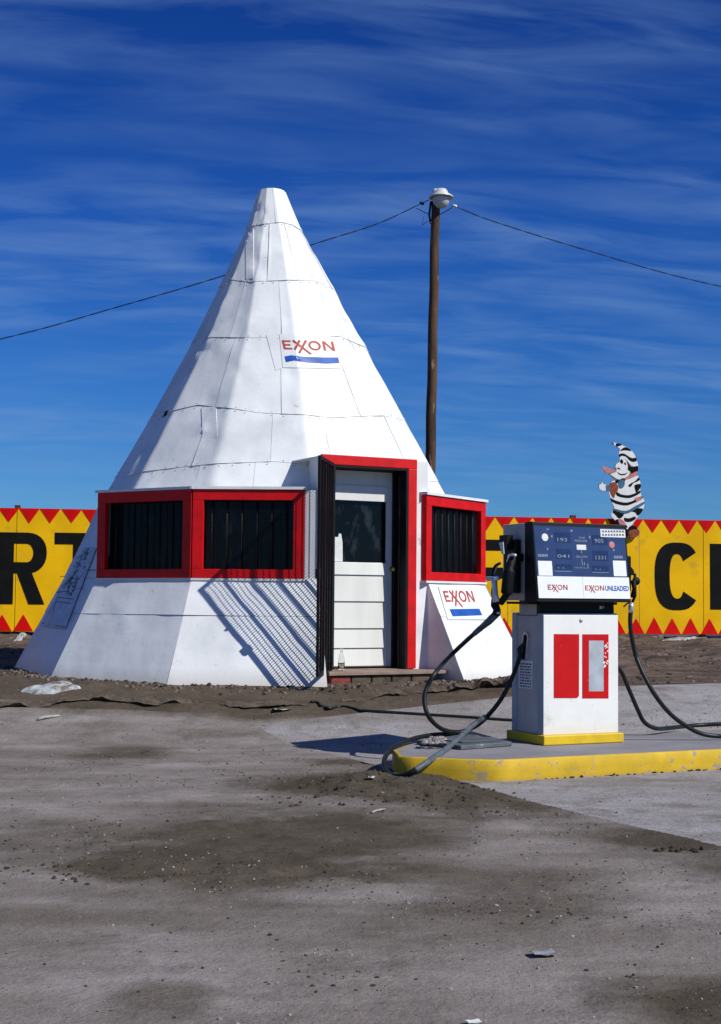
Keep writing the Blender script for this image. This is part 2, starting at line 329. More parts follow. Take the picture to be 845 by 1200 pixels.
def gz(x, y, fine=True):
    x = np.asarray(x, float); y = np.asarray(y, float)
    m = mudmask(x, y); z = base(y)
    clod = fbm(x * 9, y * 9, 4, 2) - .5
    big = fbm(x * 1.4, y * 1.4, 4, 5) - .5
    amp = np.clip((y - 17) / 4, 0, 1)
    z = z + .003 * (fbm(x * 12, y * 12, 4, 7) - .5) + m * (.048 * clod * np.clip(fbm(x * 2.5, y * 2.5, 3, 11) * 3 - .9, .15, 1) + .02 * big)
    amp = np.clip((y - 14.5) / 4, 0, 1); z = z + amp * (.07 * big + .26 * np.maximum(fbm(x * 1.6, y * 3.2, 5, 4) - .48, 0))
    moundx = np.exp(-(((x - gpt(470, 925).x) / .42) ** 2 + ((y - gpt(470, 925).y) / .45) ** 2))
    z = z + .045 * moundx * (1 + clod * 1.2)
    mc = MOUND; q2 = ((x - mc[0]) / .95) ** 2 + ((y - mc[1] + .25 * (x - mc[0])) / .62) ** 2
    mw = np.exp(-q2 * 1.1); z = z + mw * np.clip((MOUND[0] + .45 - x) / .5, .15, 1) * (.022 + .055 * np.maximum(fbm(x * 7, y * 7, 5, 41, .6) - .46, -.12) + .05 * np.maximum(fbm(x * 2.6, y * 2.6, 3, 43) - .5, 0))
    # tyre ruts in the mud strip before the building
    rut = np.clip(1 - np.abs(y + .05 * x - 12.15) / .5, 0, 1) * (x < 1.5)
    z = z + rut * .022 * np.sin((y + .05 * x) * 26 + 2 * fbm(x, y, 3, 8)) * (.5 + fbm(x * 3, y * 3, 3, 6))
    pd = padin(x, y); inside = np.clip((pd - .015) / .06, 0, 1)
    z = z + .010 * np.exp(-(pd / .16) ** 2) * (pd < .03) * (.5 + fbm(x * 2, y * 2, 3, 31))
    z = z - inside * (.06 * (1 - np.clip(moundx * 2.2, 0, .8)) + np.clip(mw - .25, 0, 1) * .04)
    # level under the building
    return z
def axis(vals):
    r = [vals[0][0]]
    for a, b, st in vals:
        n = max(1, int(round((b - a) / st))); r += [a + (b - a) * (i + 1) / n for i in range(n)]
    return np.array(r)
xs = axis([(-900, -100, 100), (-100, -20, 8), (-20, -8, .5), (-8, -4.5, .10), (-4.5, 4.5, .022), (4.5, 8, .10), (8, 20, .5), (20, 100, 8), (100, 900, 100)])
ys = axis([(-60, -4, 7), (-4, 2.4, .4), (2.4, 3.2, .06), (3.2, 7, .016), (7, 13.2, .024), (13.2, 18, .06), (18, 26, .05), (26, 40, .6), (40, 100, 6), (100, 1500, 100)])
XX, YY = np.meshgrid(xs, ys); ZZ = gz(XX, YY); MM = mudmask(XX, YY)
nx, ny = len(xs), len(ys)
me = bpy.data.meshes.new('ground'); nv = nx * ny
me.vertices.add(nv); me.vertices.foreach_set('co', np.stack([XX, YY, ZZ], -1).astype(np.float32).ravel())
ii, jj = np.meshgrid(np.arange(nx - 1), np.arange(ny - 1)); a = (jj * nx + ii).ravel()
quads = np.stack([a, a + 1, a + nx + 1, a + nx], -1).astype(np.int32); nf = len(quads)
me.loops.add(nf * 4); me.loops.foreach_set('vertex_index', quads.ravel())
me.polygons.add(nf); me.polygons.foreach_set('loop_start', np.arange(nf, dtype=np.int32) * 4); me.polygons.foreach_set('loop_total', np.full(nf, 4, np.int32))
me.update(calc_edges=True); me.polygons.foreach_set('use_smooth', np.ones(nf, bool))
at_ = me.attributes.new('mud', 'FLOAT', 'POINT'); at_.data.foreach_set('value', MM.astype(np.float32).ravel())
GM = bpy.data.materials.new('ground_surface'); GM.use_nodes = True
def ground_nodes(GM, slab=False):
    t = GM.node_tree; n = t.nodes; l = t.links; b = n['Principled BSDF']; b.inputs['Roughness'].default_value = .92; b.inputs['Specular IOR Level'].default_value = .25
    co = n.new('ShaderNodeTexCoord')
    def noise(sc, det=7, ro=.6, st=(1, 1, 1)):
        mp = n.new('ShaderNodeMapping'); mp.inputs['Scale'].default_value = st; l.new(co.outputs['Object'], mp.inputs[0])
        q = n.new('ShaderNodeTexNoise'); q.inputs['Scale'].default_value = sc; q.inputs['Detail'].default_value = det; q.inputs['Roughness'].default_value = ro; l.new(mp.outputs[0], q.inputs[0]); return q.outputs[0]
    def rng_(v, a, b_, c=0, d=1):
        q = n.new('ShaderNodeMapRange'); q.inputs[1].default_value = a; q.inputs[2].default_value = b_; q.inputs[3].default_value = c; q.inputs[4].default_value = d; l.new(v, q.inputs[0]); return q.outputs[0]
    def mix(f, a, b_):
        q = n.new('ShaderNodeMixRGB')
        for i, v in enumerate((f, a, b_)):
            if isinstance(v, tuple): q.inputs[i].default_value = (*v, 1)
            elif isinstance(v, float): q.inputs[i].default_value = v
            else: l.new(v, q.inputs[i])
        return q.outputs[0]
    g = mix(rng_(noise(1.1, 8, .6, (1, 2.2, 1)), .36, .66), (.305, .272, .255), (.195, .168, .148))
    if slab: g = mix(rng_(noise(1.3, 8, .6, (1, 2.2, 1)), .36, .68), (.345, .33, .335), (.265, .248, .245))
    g = mix(rng_(noise(.55, 8, .62, (1, 2.4, 1)), .46, .66, 0, .62), g, (.128, .106, .076))
    g = mix(rng_(noise(3.5, 8, .65), .50, .72), g, (.15, .13, .115))
    g = mix(rng_(noise(38, 5, .7), .56, .74), g, (.105, .098, .098))
    g = mix(rng_(noise(52, 4, .7), .64, .72), g, (.34, .325, .33))
    g = mix(rng_(noise(17, 4, .6), .69, .73), g, (.05, .043, .038))
    g = mix(rng_(noise(85, 3, .7), .58, .68, 0, .8), g, (.085, .077, .070))
    g = mix(rng_(noise(70, 3, .7, (1, 1.5, 1)), .62, .70, 0, .8), g, (.40, .38, .37))
    g = mix(rng_(noise(6, 8, .75, (1, 3, 1)), .56, .70, 0, .7), g, (.16, .138, .115))
    md = mix(rng_(noise(2.3, 8, .65), .38, .64), (.062, .049, .031), (.098, .078, .055))
    md = mix(rng_(noise(26, 6, .7), .50, .72), md, (.050, .040, .030))
    md = mix(rng_(noise(44, 4, .7), .66, .72), md, (.26, .23, .20))
    if not slab:
        sy = n.new('ShaderNodeSeparateXYZ'); l.new(co.outputs['Object'], sy.inputs[0])
        farm = mix(rng_(noise(1.4, 8, .7, (1, 3, 1)), .4, .62), (.150, .105, .080), (.050, .035, .026))
        farm = mix(rng_(noise(9, 5, .7), .64, .70), farm, (.36, .31, .27))
        md = mix(rng_(sy.outputs[1], 11.6, 15.5), md, farm)
        at2 = n.new('ShaderNodeAttribute'); at2.attribute_name = 'mud'
        ad = n.new('ShaderNodeMath'); ad.operation = 'MULTIPLY_ADD'; l.new(noise(14, 6, .7), ad.inputs[0]); ad.inputs[1].default_value = .5; l.new(at2.outputs['Fac'], ad.inputs[2])
        fac = rng_(ad.outputs[0], .30, 1.12)
        c = mix(fac, g, md)
    else:
        fac = rng_(noise(1.0, 6, .65, (1, 1.8, 1)), .60, .78, 0, .6); c = mix(fac, g, (.14, .115, .09))
    l.new(c, b.inputs['Base Color'])
    b1 = n.new('ShaderNodeBump'); b1.inputs['Distance'].default_value = .012; b1.inputs['Strength'].default_value = .8; l.new(noise(45, 6, .7), b1.inputs['Height'])
    b2 = n.new('ShaderNodeBump'); b2.inputs['Distance'].default_value = .03; b2.inputs['Strength'].default_value = .5; l.new(noise(8, 6, .65), b2.inputs['Height']); l.new(b1.outputs[0], b2.inputs['Normal'])
    l.new(b2.outputs[0], b.inputs['Normal'])
ground_nodes(GM); me.materials.append(GM)
go = bpy.data.objects.new('ground', me); COL.objects.link(go); tag(go, kind='structure')

# concrete slab round the island
PM = bpy.data.materials.new('slab_surface'); PM.use_nodes = True; ground_nodes(PM, True)
ed = Vector((-.448, .894)); rd = Vector((.9, .434))
mb = MB(); nu, nw = 60, 90; off = {}
A0 = Vector((PADP.x, PADP.y)) - ed * 5
for j in range(nw + 1):
    for i in range(nu + 1):
        L = 5 + 5.56
        p = A0 + ed * (L * j / nw) + rd * (9.0 * (i / nu) ** 1.3)
        if i == 0: p = p - Vector((.894, .448)) * (.012 * (vn(j * .9, 3.3) - .5) + .01 * (vn(j * .21, 8.3) - .5))
        mb.v.append((p.x, p.y, float(base(p.y)) + .008 + .004 * (float(fbm(p.x * .8, p.y * .8, 3, 4)) - .5)))
for j in range(nw):
    for i in range(nu):
        k = j * (nu + 1) + i; mb.f.append((k, k + 1, k + nu + 2, k + nu + 1)); mb.mi.append(0)
k0 = len(mb.v)
loop = [j * (nu + 1) for j in range(nw + 1)] + [nw * (nu + 1) + i for i in range(1, nu + 1)]
for q in loop: x, y, z = mb.v[q]; mb.v.append((x, y, z - .12))
for i in range(len(loop) - 1): mb.f.append((loop[i], loop[i + 1], k0 + i + 1, k0 + i)); mb.mi.append(0)
slab = tag(mb.build('concrete_pavement', PM, smooth=False), kind='structure')

# ------------------------------------------------------------------ teepee building
TX, TY = -.90, 15.7; Z0, Z1, Z2 = .328, 1.30, 2.155; PH = 2.56; RB = 2.309; ZT = 5.66; ZD = 2.462
def _interp(z, X, Y):
    if z <= X[0]: return Y[0]
    for i in range(1, len(X)):
        if z <= X[i]: return Y[i - 1] + (Y[i] - Y[i - 1]) * (z - X[i - 1]) / (X[i] - X[i - 1])
    return Y[-1]
def Rp(z): return (_interp(z, [.2, Z0, Z1, Z2, 3, 4, 5, 5.25, ZT], [2.885, 2.817, RB, 1.925, 1.455, .915, .415, .295, .145]))
def cxo(z): return _interp(z, [3, 4, 5, ZT], [0, -.02, -.075, -.125])
def pf(phi):
    d = ((phi - PH - 10 + 15) % 30) - 15; d2 = d          # angle from crease at PH+10+30k
    e = 15 - abs(d)                                         # distance from mid-facet
    return cos(radians(15)) / cos(radians(e))
def polyf(phi, soft=.35):
    return (pf(phi - soft) + pf(phi) * 1.0 + pf(phi + soft) + pf(phi - soft / 2) + pf(phi + soft / 2)) / 5
def V(phi, R, z, ox=0): return Vector((TX + ox + R * sin(radians(phi)), TY - R * cos(radians(phi)), z))
_r = random.Random(21)
DENTS = [(_r.uniform(-80, 80), _r.uniform(2.2, 5.3), _r.uniform(.05, .14), _r.choice((1, 1, -1)) * _r.uniform(.006, .018)) for _ in range(46)] + \
        [(_r.uniform(-80, 15), _r.uniform(.4, 1.25), _r.uniform(.04, .10), _r.choice((1, -1)) * _r.uniform(.004, .010)) for _ in range(22)] + \
        [(-22, 3.84, .13, .022), (-18, 4.72, .09, .026), (-16, 4.55, .07, -.018), (-47, 3.74, .07, .03), (-52, 2.7, .09, .015), (-30, 3.10, .16, .02), (-14, 5.05, .05, .016), (-45, 5.42, .035, .022), (-60, 5.30, .04, -.018), (-20, 5.36, .03, .016), (-75, 5.5, .035, .020), (-55, 5.15, .05, .02), (-56, 3.95, .09, .03), (-60, 3.5, .10, -.02), (-58, 2.72, .08, .015), (-62, 2.5, .12, -.02)]
CR = [-80 + PH, -50 + PH, -20 + PH, 10 + PH, 40 + PH, 70 + PH]
tp = thing('teepee_building', 'white sheet metal teepee shaped filling station office with red framed windows', 'building', (TX, TY, Z0))
def cone_pt(phi, z, out=0):
    r = Rp(z) * polyf(phi)
    a_s = radians(phi) * Rp(z)
    n = float(fbm(a_s * 1.1 + 40, z * .9, 2, 12)) - .5; n2 = float(fbm(a_s * 3.2 + 40, z * 1.9, 3, 15)) - .5
    k = min(1, Rp(z) / 1.0); dd = 0
    for dp_, dz_, dr_, da_ in DENTS:
        if abs(z - dz_) > .34: continue
        q_ = ((radians(phi - dp_) * Rp(z)) ** 2 + ((z - dz_) * 1.3) ** 2) / (dr_ * dr_)
        if q_ < 6: dd += da_ * math.exp(-q_)
    return V(phi, r + out + (.014 * n + .011 * n2) * k - dd, z, cxo(z))
def seam(z, ph):
    if z <= 1.31: return z + (.012 * (float(vn(ph * .05, z * 9)) - .5) if z > .5 and z < 1.2 else 0)
    if z >= ZT - .001 or abs(z - (Z2 - .02)) < .001 or abs(z - Z2) < .001: return z
    k = ph / 30 + z * 3.7; i_ = math.floor(k); f_ = k - i_
    h = lambda j: (TAB[int(j * 7 + z * 31) & 255, int(z * 97) & 255] - .5) * .17 * min(1, Rp(z) / 1.1)
    return z + h(i_) * (1 - f_) + h(i_ + 1) * f_
def panel(p0, p1, za, zb, dz0=0, dz1=0, skew=0, lap=.0):
    g_ang = degrees(.0016 / max(.2, Rp((za + zb) / 2))); p0 += g_ang; p1 -= g_ang
    cl4 = [rnd.uniform(0, .009) for _ in range(4)]
    w = radians(p1 - p0) * Rp((za + zb) / 2); nu_ = max(8, int((p1 - p0) / 1.25)); nv_ = max(4, int((zb - za) / .045)); mb = MB()
    for j in range(nv_ + 1):
        for i in range(nu_ + 1):
            s = i / nu_; t = j / nv_; ph = p0 + (p1 - p0) * s + skew * (t - .5); sa_, sb_ = seam(za, ph), seam(zb, ph); z = sa_ + .0016 + (sb_ - sa_ - .0032) * t
            lift = .003 * (1 - t) + cl4[0] * s * t + cl4[1] * (1 - s) * t + cl4[2] * s * (1 - t) + cl4[3] * (1 - s) * (1 - t) + .008 * max(0, 1 - t * 9) * (float(vn(ph * .4, za * 7)) - .2) + .006 * max(0, 1 - s * 9) * float(vn(z * 6, p0))
            mb.v.append(tuple(cone_pt(ph, z, lift)))
    for j in range(nv_):
        for i in range(nu_):
            k = j * (nu_ + 1) + i; mb.f.append((k, k + 1, k + nu_ + 2, k + nu_ + 1)); mb.mi.append(0)
    # folded-in rim
    e = [i for i in range(nu_ + 1)] + [j * (nu_ + 1) + nu_ for j in range(1, nv_ + 1)] + [nv_ * (nu_ + 1) + i for i in range(nu_ - 1, -1, -1)] + [j * (nu_ + 1) for j in range(nv_ - 1, 0, -1)]
    k0 = len(mb.v)
    for q in e:
        x, y, z = mb.v[q]; d = Vector((TX - x, TY - y, 0)).normalized() * .012; mb.v.append((x, y, z)); mb.v.append((x + d.x, y + d.y, z))
    ng = len(mb.f)
    for i in range(len(e)): j = (i + 1) % len(e); mb.f.append((k0 + 2 * i, k0 + 2 * i + 1, k0 + 2 * j + 1, k0 + 2 * j)); mb.mi.append(0)
    o = mb.build('panel', WHITE, tp)
    for p in o.data.polygons[:ng]: p.use_smooth = True
    return o
# skirt, seams at the creases
skirt = [(c, c + 30) for c in range(-80, 280, 30)]
for a_, b__ in skirt:
    if a_ == 10: continue
    panel(a_ + PH, b__ + PH, .24, .95); panel(a_ + PH, b__ + PH, .95, Z1)
    if a_ in (-50, -20, 40): continue
    panel(a_ + PH, b__ + PH, Z1, Z2)
rows = [(Z2 - .02, 2.42, 3), (2.42, 3.02, 17), (3.02, 3.90, 24), (3.90, 4.52, 9), (4.52, 5.22, 22), (5.22, ZT, 5)]
for za, zb, offs in rows:
    p = -80 + PH + offs; end = p + 360
    base_w = 30 if za < 4 else (38 if za < 5 else 72); cuts = [p]
    while cuts[-1] < end - base_w * 1.25: cuts.append(cuts[-1] + base_w * rnd.uniform(.55, 1.3))
    cuts.append(end)
    for c0_, c1_ in zip(cuts[:-1], cuts[1:]): panel(c0_, c1_, za, zb, skew=0)
# dark backing under the seams
mb = MB()
zz = [.2, .95, 1.25]; rings = []
def backing(phs, zs, closed):
    k0 = len(mb.v)
    for z in zs:
        for ph in phs: mb.v.append(tuple(V(ph, Rp(z) * pf(ph) - .045, z, cxo(z))))
    n = len(phs)
    for j in range(len(zs) - 1):
        for i in range(n if closed else n - 1): mb.f.append((k0 + j * n + i, k0 + j * n + (i + 1) % n, k0 + (j + 1) * n + (i + 1) % n, k0 + (j + 1) * n + i)); mb.mi.append(0)
backing([40 + PH + 5 * i for i in range(67)], [.2, .95, Z1], False)
backing([70 + PH + 5 * i for i in range(49)], [Z1, Z2], False)
backing([5 * i for i in range(72)], [Z2, 2.6, 3, 3.5, 4, 4.5, 5, 5.25, ZT - .01], True)
mb.build('backing', SEAM, tp)
mb = MB(); mb.lathe((TX + cxo(ZT), TY, ZT - .015), [(.14, 0), (.138, .018), (.05, .03)], 14); mb.build('cap', WHITE, tp, smooth=True)

mb = MB()
for zr_ in (2.42, 3.02, 3.90, 4.52, 5.22):
    ph_ = -78.0
    while ph_ < 80:
        zz_ = seam(zr_, ph_); 
        for dz_ in (-.022, .02):
            if rnd.random() < .8: c_n = cone_pt(ph_, zz_ + dz_, .012); d_n = Vector((c_n.x - TX, c_n.y - TY, .4)).normalized(); mb.lathe(c_n, [(.0055, -.004), (.0045, .002), (.002, .003)], 6, d_n)
        ph_ += degrees(.13 * rnd.uniform(.7, 1.4) / Rp(zr_))
NAIL = mat('painted_nail', (.58, .57, .54), .8, var=.3, scale=30)
mb.build('nail_heads', NAIL, tp)['kind'] = 'stuff'
def bandframe(p0, p1):
    a = V(p0, RB, 0); b = V(p1, RB, 0); u = (b - a).normalized(); n = u.cross(Vector((0, 0, 1))).normalized()
    return FR(a, u, n), (b - a).length
def edgeR(phi0, phi1, phi):   # radius on the chord between two crease angles
    m = (phi0 + phi1) / 2; return RB * cos(radians((phi1 - phi0) / 2)) / cos(radians(phi - m))
BARM = mat('glint_grey_bar', (.035, .033, .034), .55, var=.3, scale=12)  # lighter grey than the other iron, glints painted into the colour
def window(p0, p1, label, nb, ends=(0, 0), bright=False):
    fr, L = bandframe(p0, p1)
    u0, u1 = ends[0], L - ends[1]
    fwid = .105; zt, zb = Z2 - .015, Z1 + .0
    mb = MB()
    fr.box(mb, u0, u1, zt - .10, zt, -.03, .028); fr.box(mb, u0, u1, zb, zb + .085, -.03, .028)
    fr.box(mb, u0, u0 + fwid, zb + .085, zt - .10, -.03, .0265); fr.box(mb, u1 - fwid, u1, zb + .085, zt - .10, -.03, .0265)
    w = bevel(mb.build('window', RED, tp), .004); w['label'] = label
    mb = MB(); fr.box(mb, u0 + fwid - .01, u1 - fwid + .01, zb + .08, zt - .095, -.10, -.09); mb.build('pane', GLASSD, w)
    a, b = u0 + fwid, u1 - fwid; z_a, z_b = zb + .085, zt - .10
    for k in range(nb):
        x = a + (b - a) * (k + .5) / nb; mb = MB(); mb.tube([fr.p(x, z_a - .01, -.045), fr.p(x, z_b + .01, -.045)], .009, 6); mb.build('bar', BARM, w, smooth=True)
    mb = MB(); q = .021; n = int((b - a) / q)
    for k in range(1, n): x = a + q * k; fr.box(mb, x - .0012, x + .0012, z_a, z_b, -.024, -.0215)
    n = int((z_b - z_a) / q)
    for k in range(1, n): z = z_a + q * k; fr.box(mb, a, b, z - .0012, z + .0012, -.0215, -.019)
    mb.build('wire_mesh', IRON, w)
    # sloping white top and pale fascia and drip strip
    mb = MB(); fr.box(mb, u0 - .02, u1 + .02, Z2 - .012, Z2 + .014, -.45, .045); mb.build('top_flashing', WHITE, tp)
    mb = MB(); fr.box(mb, u0 - .01, u1 + .015, zb - .022, zb - .002, -.06, .034); mb.build('sill_flashing', WHITE, tp)
    # box added behind, its black stands for the unlit room
    mb = MB(); fr.box(mb, u0 + .03, u1 - .03, zb + .01, zt - .01, -.34, -.12); mb.build('dark_window_box', INNER, tp)
    return fr, L
window(CR[1], CR[2], 'left red framed barred window', 6)
window(CR[2], CR[3], 'middle red framed barred window beside the door', 6, (0, .13))
window(CR[4], CR[5], 'right red framed barred window with the narrow pane', 8, (-.065, 0))
# cheeks of the window boxes
def cheek(phi, pts, inward):
    mb = MB(); P = [V(phi, r, z) for r, z in pts]; t = Vector((cos(radians(phi)), sin(radians(phi)), 0)) * inward
    mb.prism(P, t); return mb.build('cheek', WHITE, tp)
for phi, inw in ((CR[1], .01), (CR[5], -.01)): cheek(phi, [(RB - .005, Z1), (RB - .005, Z2 - .014), (1.86, Z2 - .014), (1.9, 2.1)], inw)
DF, DL = bandframe(CR[3], CR[4])
# narrow white strip between window and door bay
fr, L = bandframe(CR[2], CR[3]); mb = MB(); fr.box(mb, L - .13, L - .002, Z1 - .05, Z2 - .014, -.05, -.006); mb.build('wall_strip', WHITE, tp)
# door bay wall with opening
hu = DF.hit
ul, _ = hu(374, 650); ur, _ = hu(486, 650); zt_ = hu(430, 535.5)[1]; zsill = .445
uil = hu(388, 650)[0]; uir = hu(476, 650)[0]; zti = hu(430, 547)[1]
mb = MB(); DF.box(mb, 0, uil, Z0 - .1, ZD, -.06, 0); DF.box(mb, uir, DL, Z0 - .1, ZD, -.06, 0); DF.box(mb, uil, uir, zti, ZD, -.06, 0); DF.box(mb, uil, uir, Z0 - .1, zsill - .04, -.06, 0)
mb.build('door_bay_wall', WHITE, tp)
cheek(CR[3], [(RB - .004, Z1 + .1), (RB - .004, ZD), (1.70, ZD), (1.84, Z2)], .01)
cheek(CR[4], [(RB - .004, Z2), (RB - .004, ZD), (1.70, ZD), (1.84, Z2)], -.01)
cheek(CR[3], [(RB - .004, Z1), (RB - .004, .22), (2.86, .22), (2.80, .36)], -.012)
cheek(CR[4], [(RB - .004, Z1), (RB - .004, .22), (2.86, .22), (2.80, .36)], .012)
mb = MB(); DF.box(mb, .002, DL - .002, ZD, ZD + .008, -.66, -.002); mb.build('bay_roof', WHITE, tp)
# red casing
mb = MB()
DF.box(mb, ul, ur, zti, zt_, -.0, .042); DF.box(mb, ul, uil, zsill, zti, .0, .04); DF.box(mb, uir, ur, zsill, zti, 0, .04)
bevel(mb.build('door_casing', RED, tp), .005)
# jamb lining
RC = .20
mb = MB(); DF.box(mb, uil, uil + .022, zsill, zti, -RC - .05, .036); DF.box(mb, uir - .022, uir, zsill, zti, -RC - .05, .036); DF.box(mb, uil + .022, uir - .022, zti - .022, zti, -RC - .05, .036)
DF.box(mb, uir - .055, uir - .0225, zsill, zti - .023, -RC + .01, -RC + .05)
mb.build('door_jamb', BLACKW, tp)
mb = MB(); DF.box(mb, uir - .030, uir - .0225, zsill + .01, zti - .06, -.10, -.085); mb.build('weather_strip', WOODP, tp)
# door leaf
def dhz(py, px=420): return DF.hit(px, py, -RC)[1]
def dhu(px, py=650): return DF.hit(px, py, -RC)[0]
dl, dr = uil + .022, uir - .03
leaf = MB(); zg0, zg1 = dhz(659), dhz(587); ugr = dhu(452.5)
DF.box(leaf, dl, dr, zsill + .01, zg0, -RC - .045, -RC); DF.box(leaf, dl, dr, zg1, zti - .025, -RC - .045, -RC)
DF.box(leaf, ugr, dr, zg0, zg1, -RC - .045, -RC); DF.box(leaf, dl, dl + .05, zg0, zg1, -RC - .045, -RC)
door = bevel(leaf.build('door', WHITEP, tp), .003); door['label'] = 'white boarded door with a dark glass upper pane'
mb = MB(); DF.box(mb, dl + .05, ugr, zg0, zg1, -RC - .03, -RC - .018); mb.build('pane', GLASSD, door)
bys = [659.5, 674, 705, 736.5, 759.5, 780.5]
for i in range(5):
    za, zb = dhz(bys[i + 1]) + .004, dhz(bys[i]) - .003; mb = MB(); uu = ugr + rnd.uniform(-.008, .008)
    mb.hexa([DF.p(dl, za, -RC), DF.p(uu, za, -RC), DF.p(uu, za, -RC + .024), DF.p(dl, za, -RC + .024), DF.p(dl, zb, -RC), DF.p(uu, zb, -RC), DF.p(uu, zb, -RC + .009), DF.p(dl, zb, -RC + .009)])
    mb.build('board', WHITEP, door)
mb = MB(); DF.box(mb, dl, ugr, zg1 + .002, dhz(569.5), -RC, -RC + .02); mb.build('top_rail', WHITEP, door)
# pale jug seen through the pane
mb = MB(); ja, jb = dhu(402.5), dl + .052; z_0, z_1, z_2 = dhz(659), dhz(630), dhz(626)
mb.prism([DF.p(jb, z_0 + .005, -RC - .017), DF.p(ja, z_0 + .005, -RC - .017), DF.p(ja - .004, z_1 - .05, -RC - .017), DF.p(ja - .02, z_2, -RC - .017), DF.p(ja - .045, z_2, -RC - .017), DF.p(ja - .05, z_1, -RC - .017), DF.p(jb, z_1 + .003, -RC - .017)], DF.n * .003)
mb.build('pale_sticker', PAPER, door)
kz = dhz(667, 458); ku = dhu(459)
mb = MB(); mb.lathe(DF.p(ku, kz, -RC), [(.024, 0), (.024, .006), (.010, .010), (.010, .035), (.024, .045), (.026, .058), (.016, .070)], 14, DF.n); mb.build('door_knob', BRASS, door, smooth=True)
# screen door swung open, seen almost edge-on
hg = DF.p(uil - .01, 0, .045); fe = at(372.5, 700, 12.705); fe.z = 0
sd = (fe - hg).normalized(); sn = Vector((-sd.y, sd.x, 0)); SL = (fe - hg).length; SF = FR(hg, sd, sn)
sz0, sz1 = .42, 2.40
mb = MB(); bw = .032
SF.box(mb, 0, bw, sz0, sz1, -.012, .012); SF.box(mb, SL - bw, SL, sz0, sz1, -.012, .012); SF.box(mb, bw, SL - bw, sz1 - bw, sz1, -.012, .012); SF.box(mb, bw, SL - bw, sz0, sz0 + bw, -.012, .012)
scr = mb.build('screen_door', IRON, tp); scr['label'] = 'black barred wire mesh screen door swung wide open'
for k in range(4):
    x = bw + (SL - 2 * bw) * (k + 1) / 5; mb = MB(); SF.box(mb, x - .011, x + .011, sz0 + bw, sz1 - bw, -.008, .011); mb.build('bar', IRON, scr)
mb = MB(); q = .033
for k in range(1, int((SL - 2 * bw) / q)): x = bw + q * k; SF.box(mb, x - .0028, x + .0028, sz0 + bw, sz1 - bw, -.0115, -.0085)
for k in range(1, int((sz1 - sz0 - 2 * bw) / q)): z = sz0 + bw + q * k; SF.box(mb, bw, SL - bw, z - .0028, z + .0028, -.0145, -.0115)
mb.build('wire_mesh', IRON, scr)
mb = MB(); SF.box(mb, SL - .04, SL + .028, 1.30, 1.38, -.02, .015); SF.box(mb, SL - .01, SL + .02, 1.72, 1.74, -.01, .01); SF.box(mb, SL - .01, SL + .03, .66, .69, -.01, .01); mb.build('latch', IRON, scr)
for z in (.62, 1.4, 2.2): mb = MB(); mb.tube([SF.p(-.012, z, 0), SF.p(-.012, z + .09, 0)], .011, 8); mb.build('hinge', IRON, scr)

# -- logos on the building
def facet_plane(p0, p1, z0, z1, out=.03):
    a, b, c = V(p0, Rp(z0), z0, cxo(z0)), V(p1, Rp(z0), z0, cxo(z0)), V(p0, Rp(z1), z1, cxo(z1))
    n = (b - a).cross(c - a).normalized()
    if n.dot(CAM - a) < 0: n = -n
    return a + n * out, n
def conehit(px, py, out=0):
    d = ray(px, py); t0, t1 = 10.0, 15.6 / d.y
    def g(t):
        q = CAM + d * t; rx, ry = q.x - TX - cxo(q.z), q.y - TY; ph = degrees(atan2(rx, -ry)); s_ = cone_pt(ph, q.z, out); return hypot(rx, ry) - hypot(s_.x - TX - cxo(q.z), s_.y - TY)
    for _ in range(40):
        tm = (t0 + t1) / 2
        if g(tm) > 0: t0 = tm
        else: t1 = tm
    return CAM + d * t0
def csheet(quad, nx_, ny_, out, m, name, parent, seg=1):
    tl, tr, br, bl = [Vector(p) for p in quad]; mb = MB(); G = []
    for j in range(ny_ + 1):
        for i in range(nx_ + 1):
            p = tl.lerp(tr, i / nx_).lerp(bl.lerp(br, i / nx_), j / ny_); mb.v.append(tuple(conehit(p.x, p.y, out)))
    for j in range(ny_):
        for i in range(nx_): k = j * (nx_ + 1) + i; mb.f.append((k, k + 1, k + nx_ + 2, k + nx_ + 1)); mb.mi.append(0)
    e = list(range(nx_ + 1)) + [j * (nx_ + 1) + nx_ for j in range(1, ny_ + 1)] + [ny_ * (nx_ + 1) + i for i in range(nx_ - 1, -1, -1)] + [j * (nx_ + 1) for j in range(ny_ - 1, 0, -1)]
    k0 = len(mb.v)
    for q in e: v = Vector(mb.v[q]); v2 = v + Vector((TX - v.x, TY - v.y, 0)).normalized() * .006; mb.v += [tuple(v), tuple(v2)]
    for i in range(len(e)): j = (i + 1) % len(e); mb.f.append((k0 + 2 * i, k0 + 2 * i + 1, k0 + 2 * j + 1, k0 + 2 * j)); mb.mi.append(0)
    return mb.build(name, m, parent)
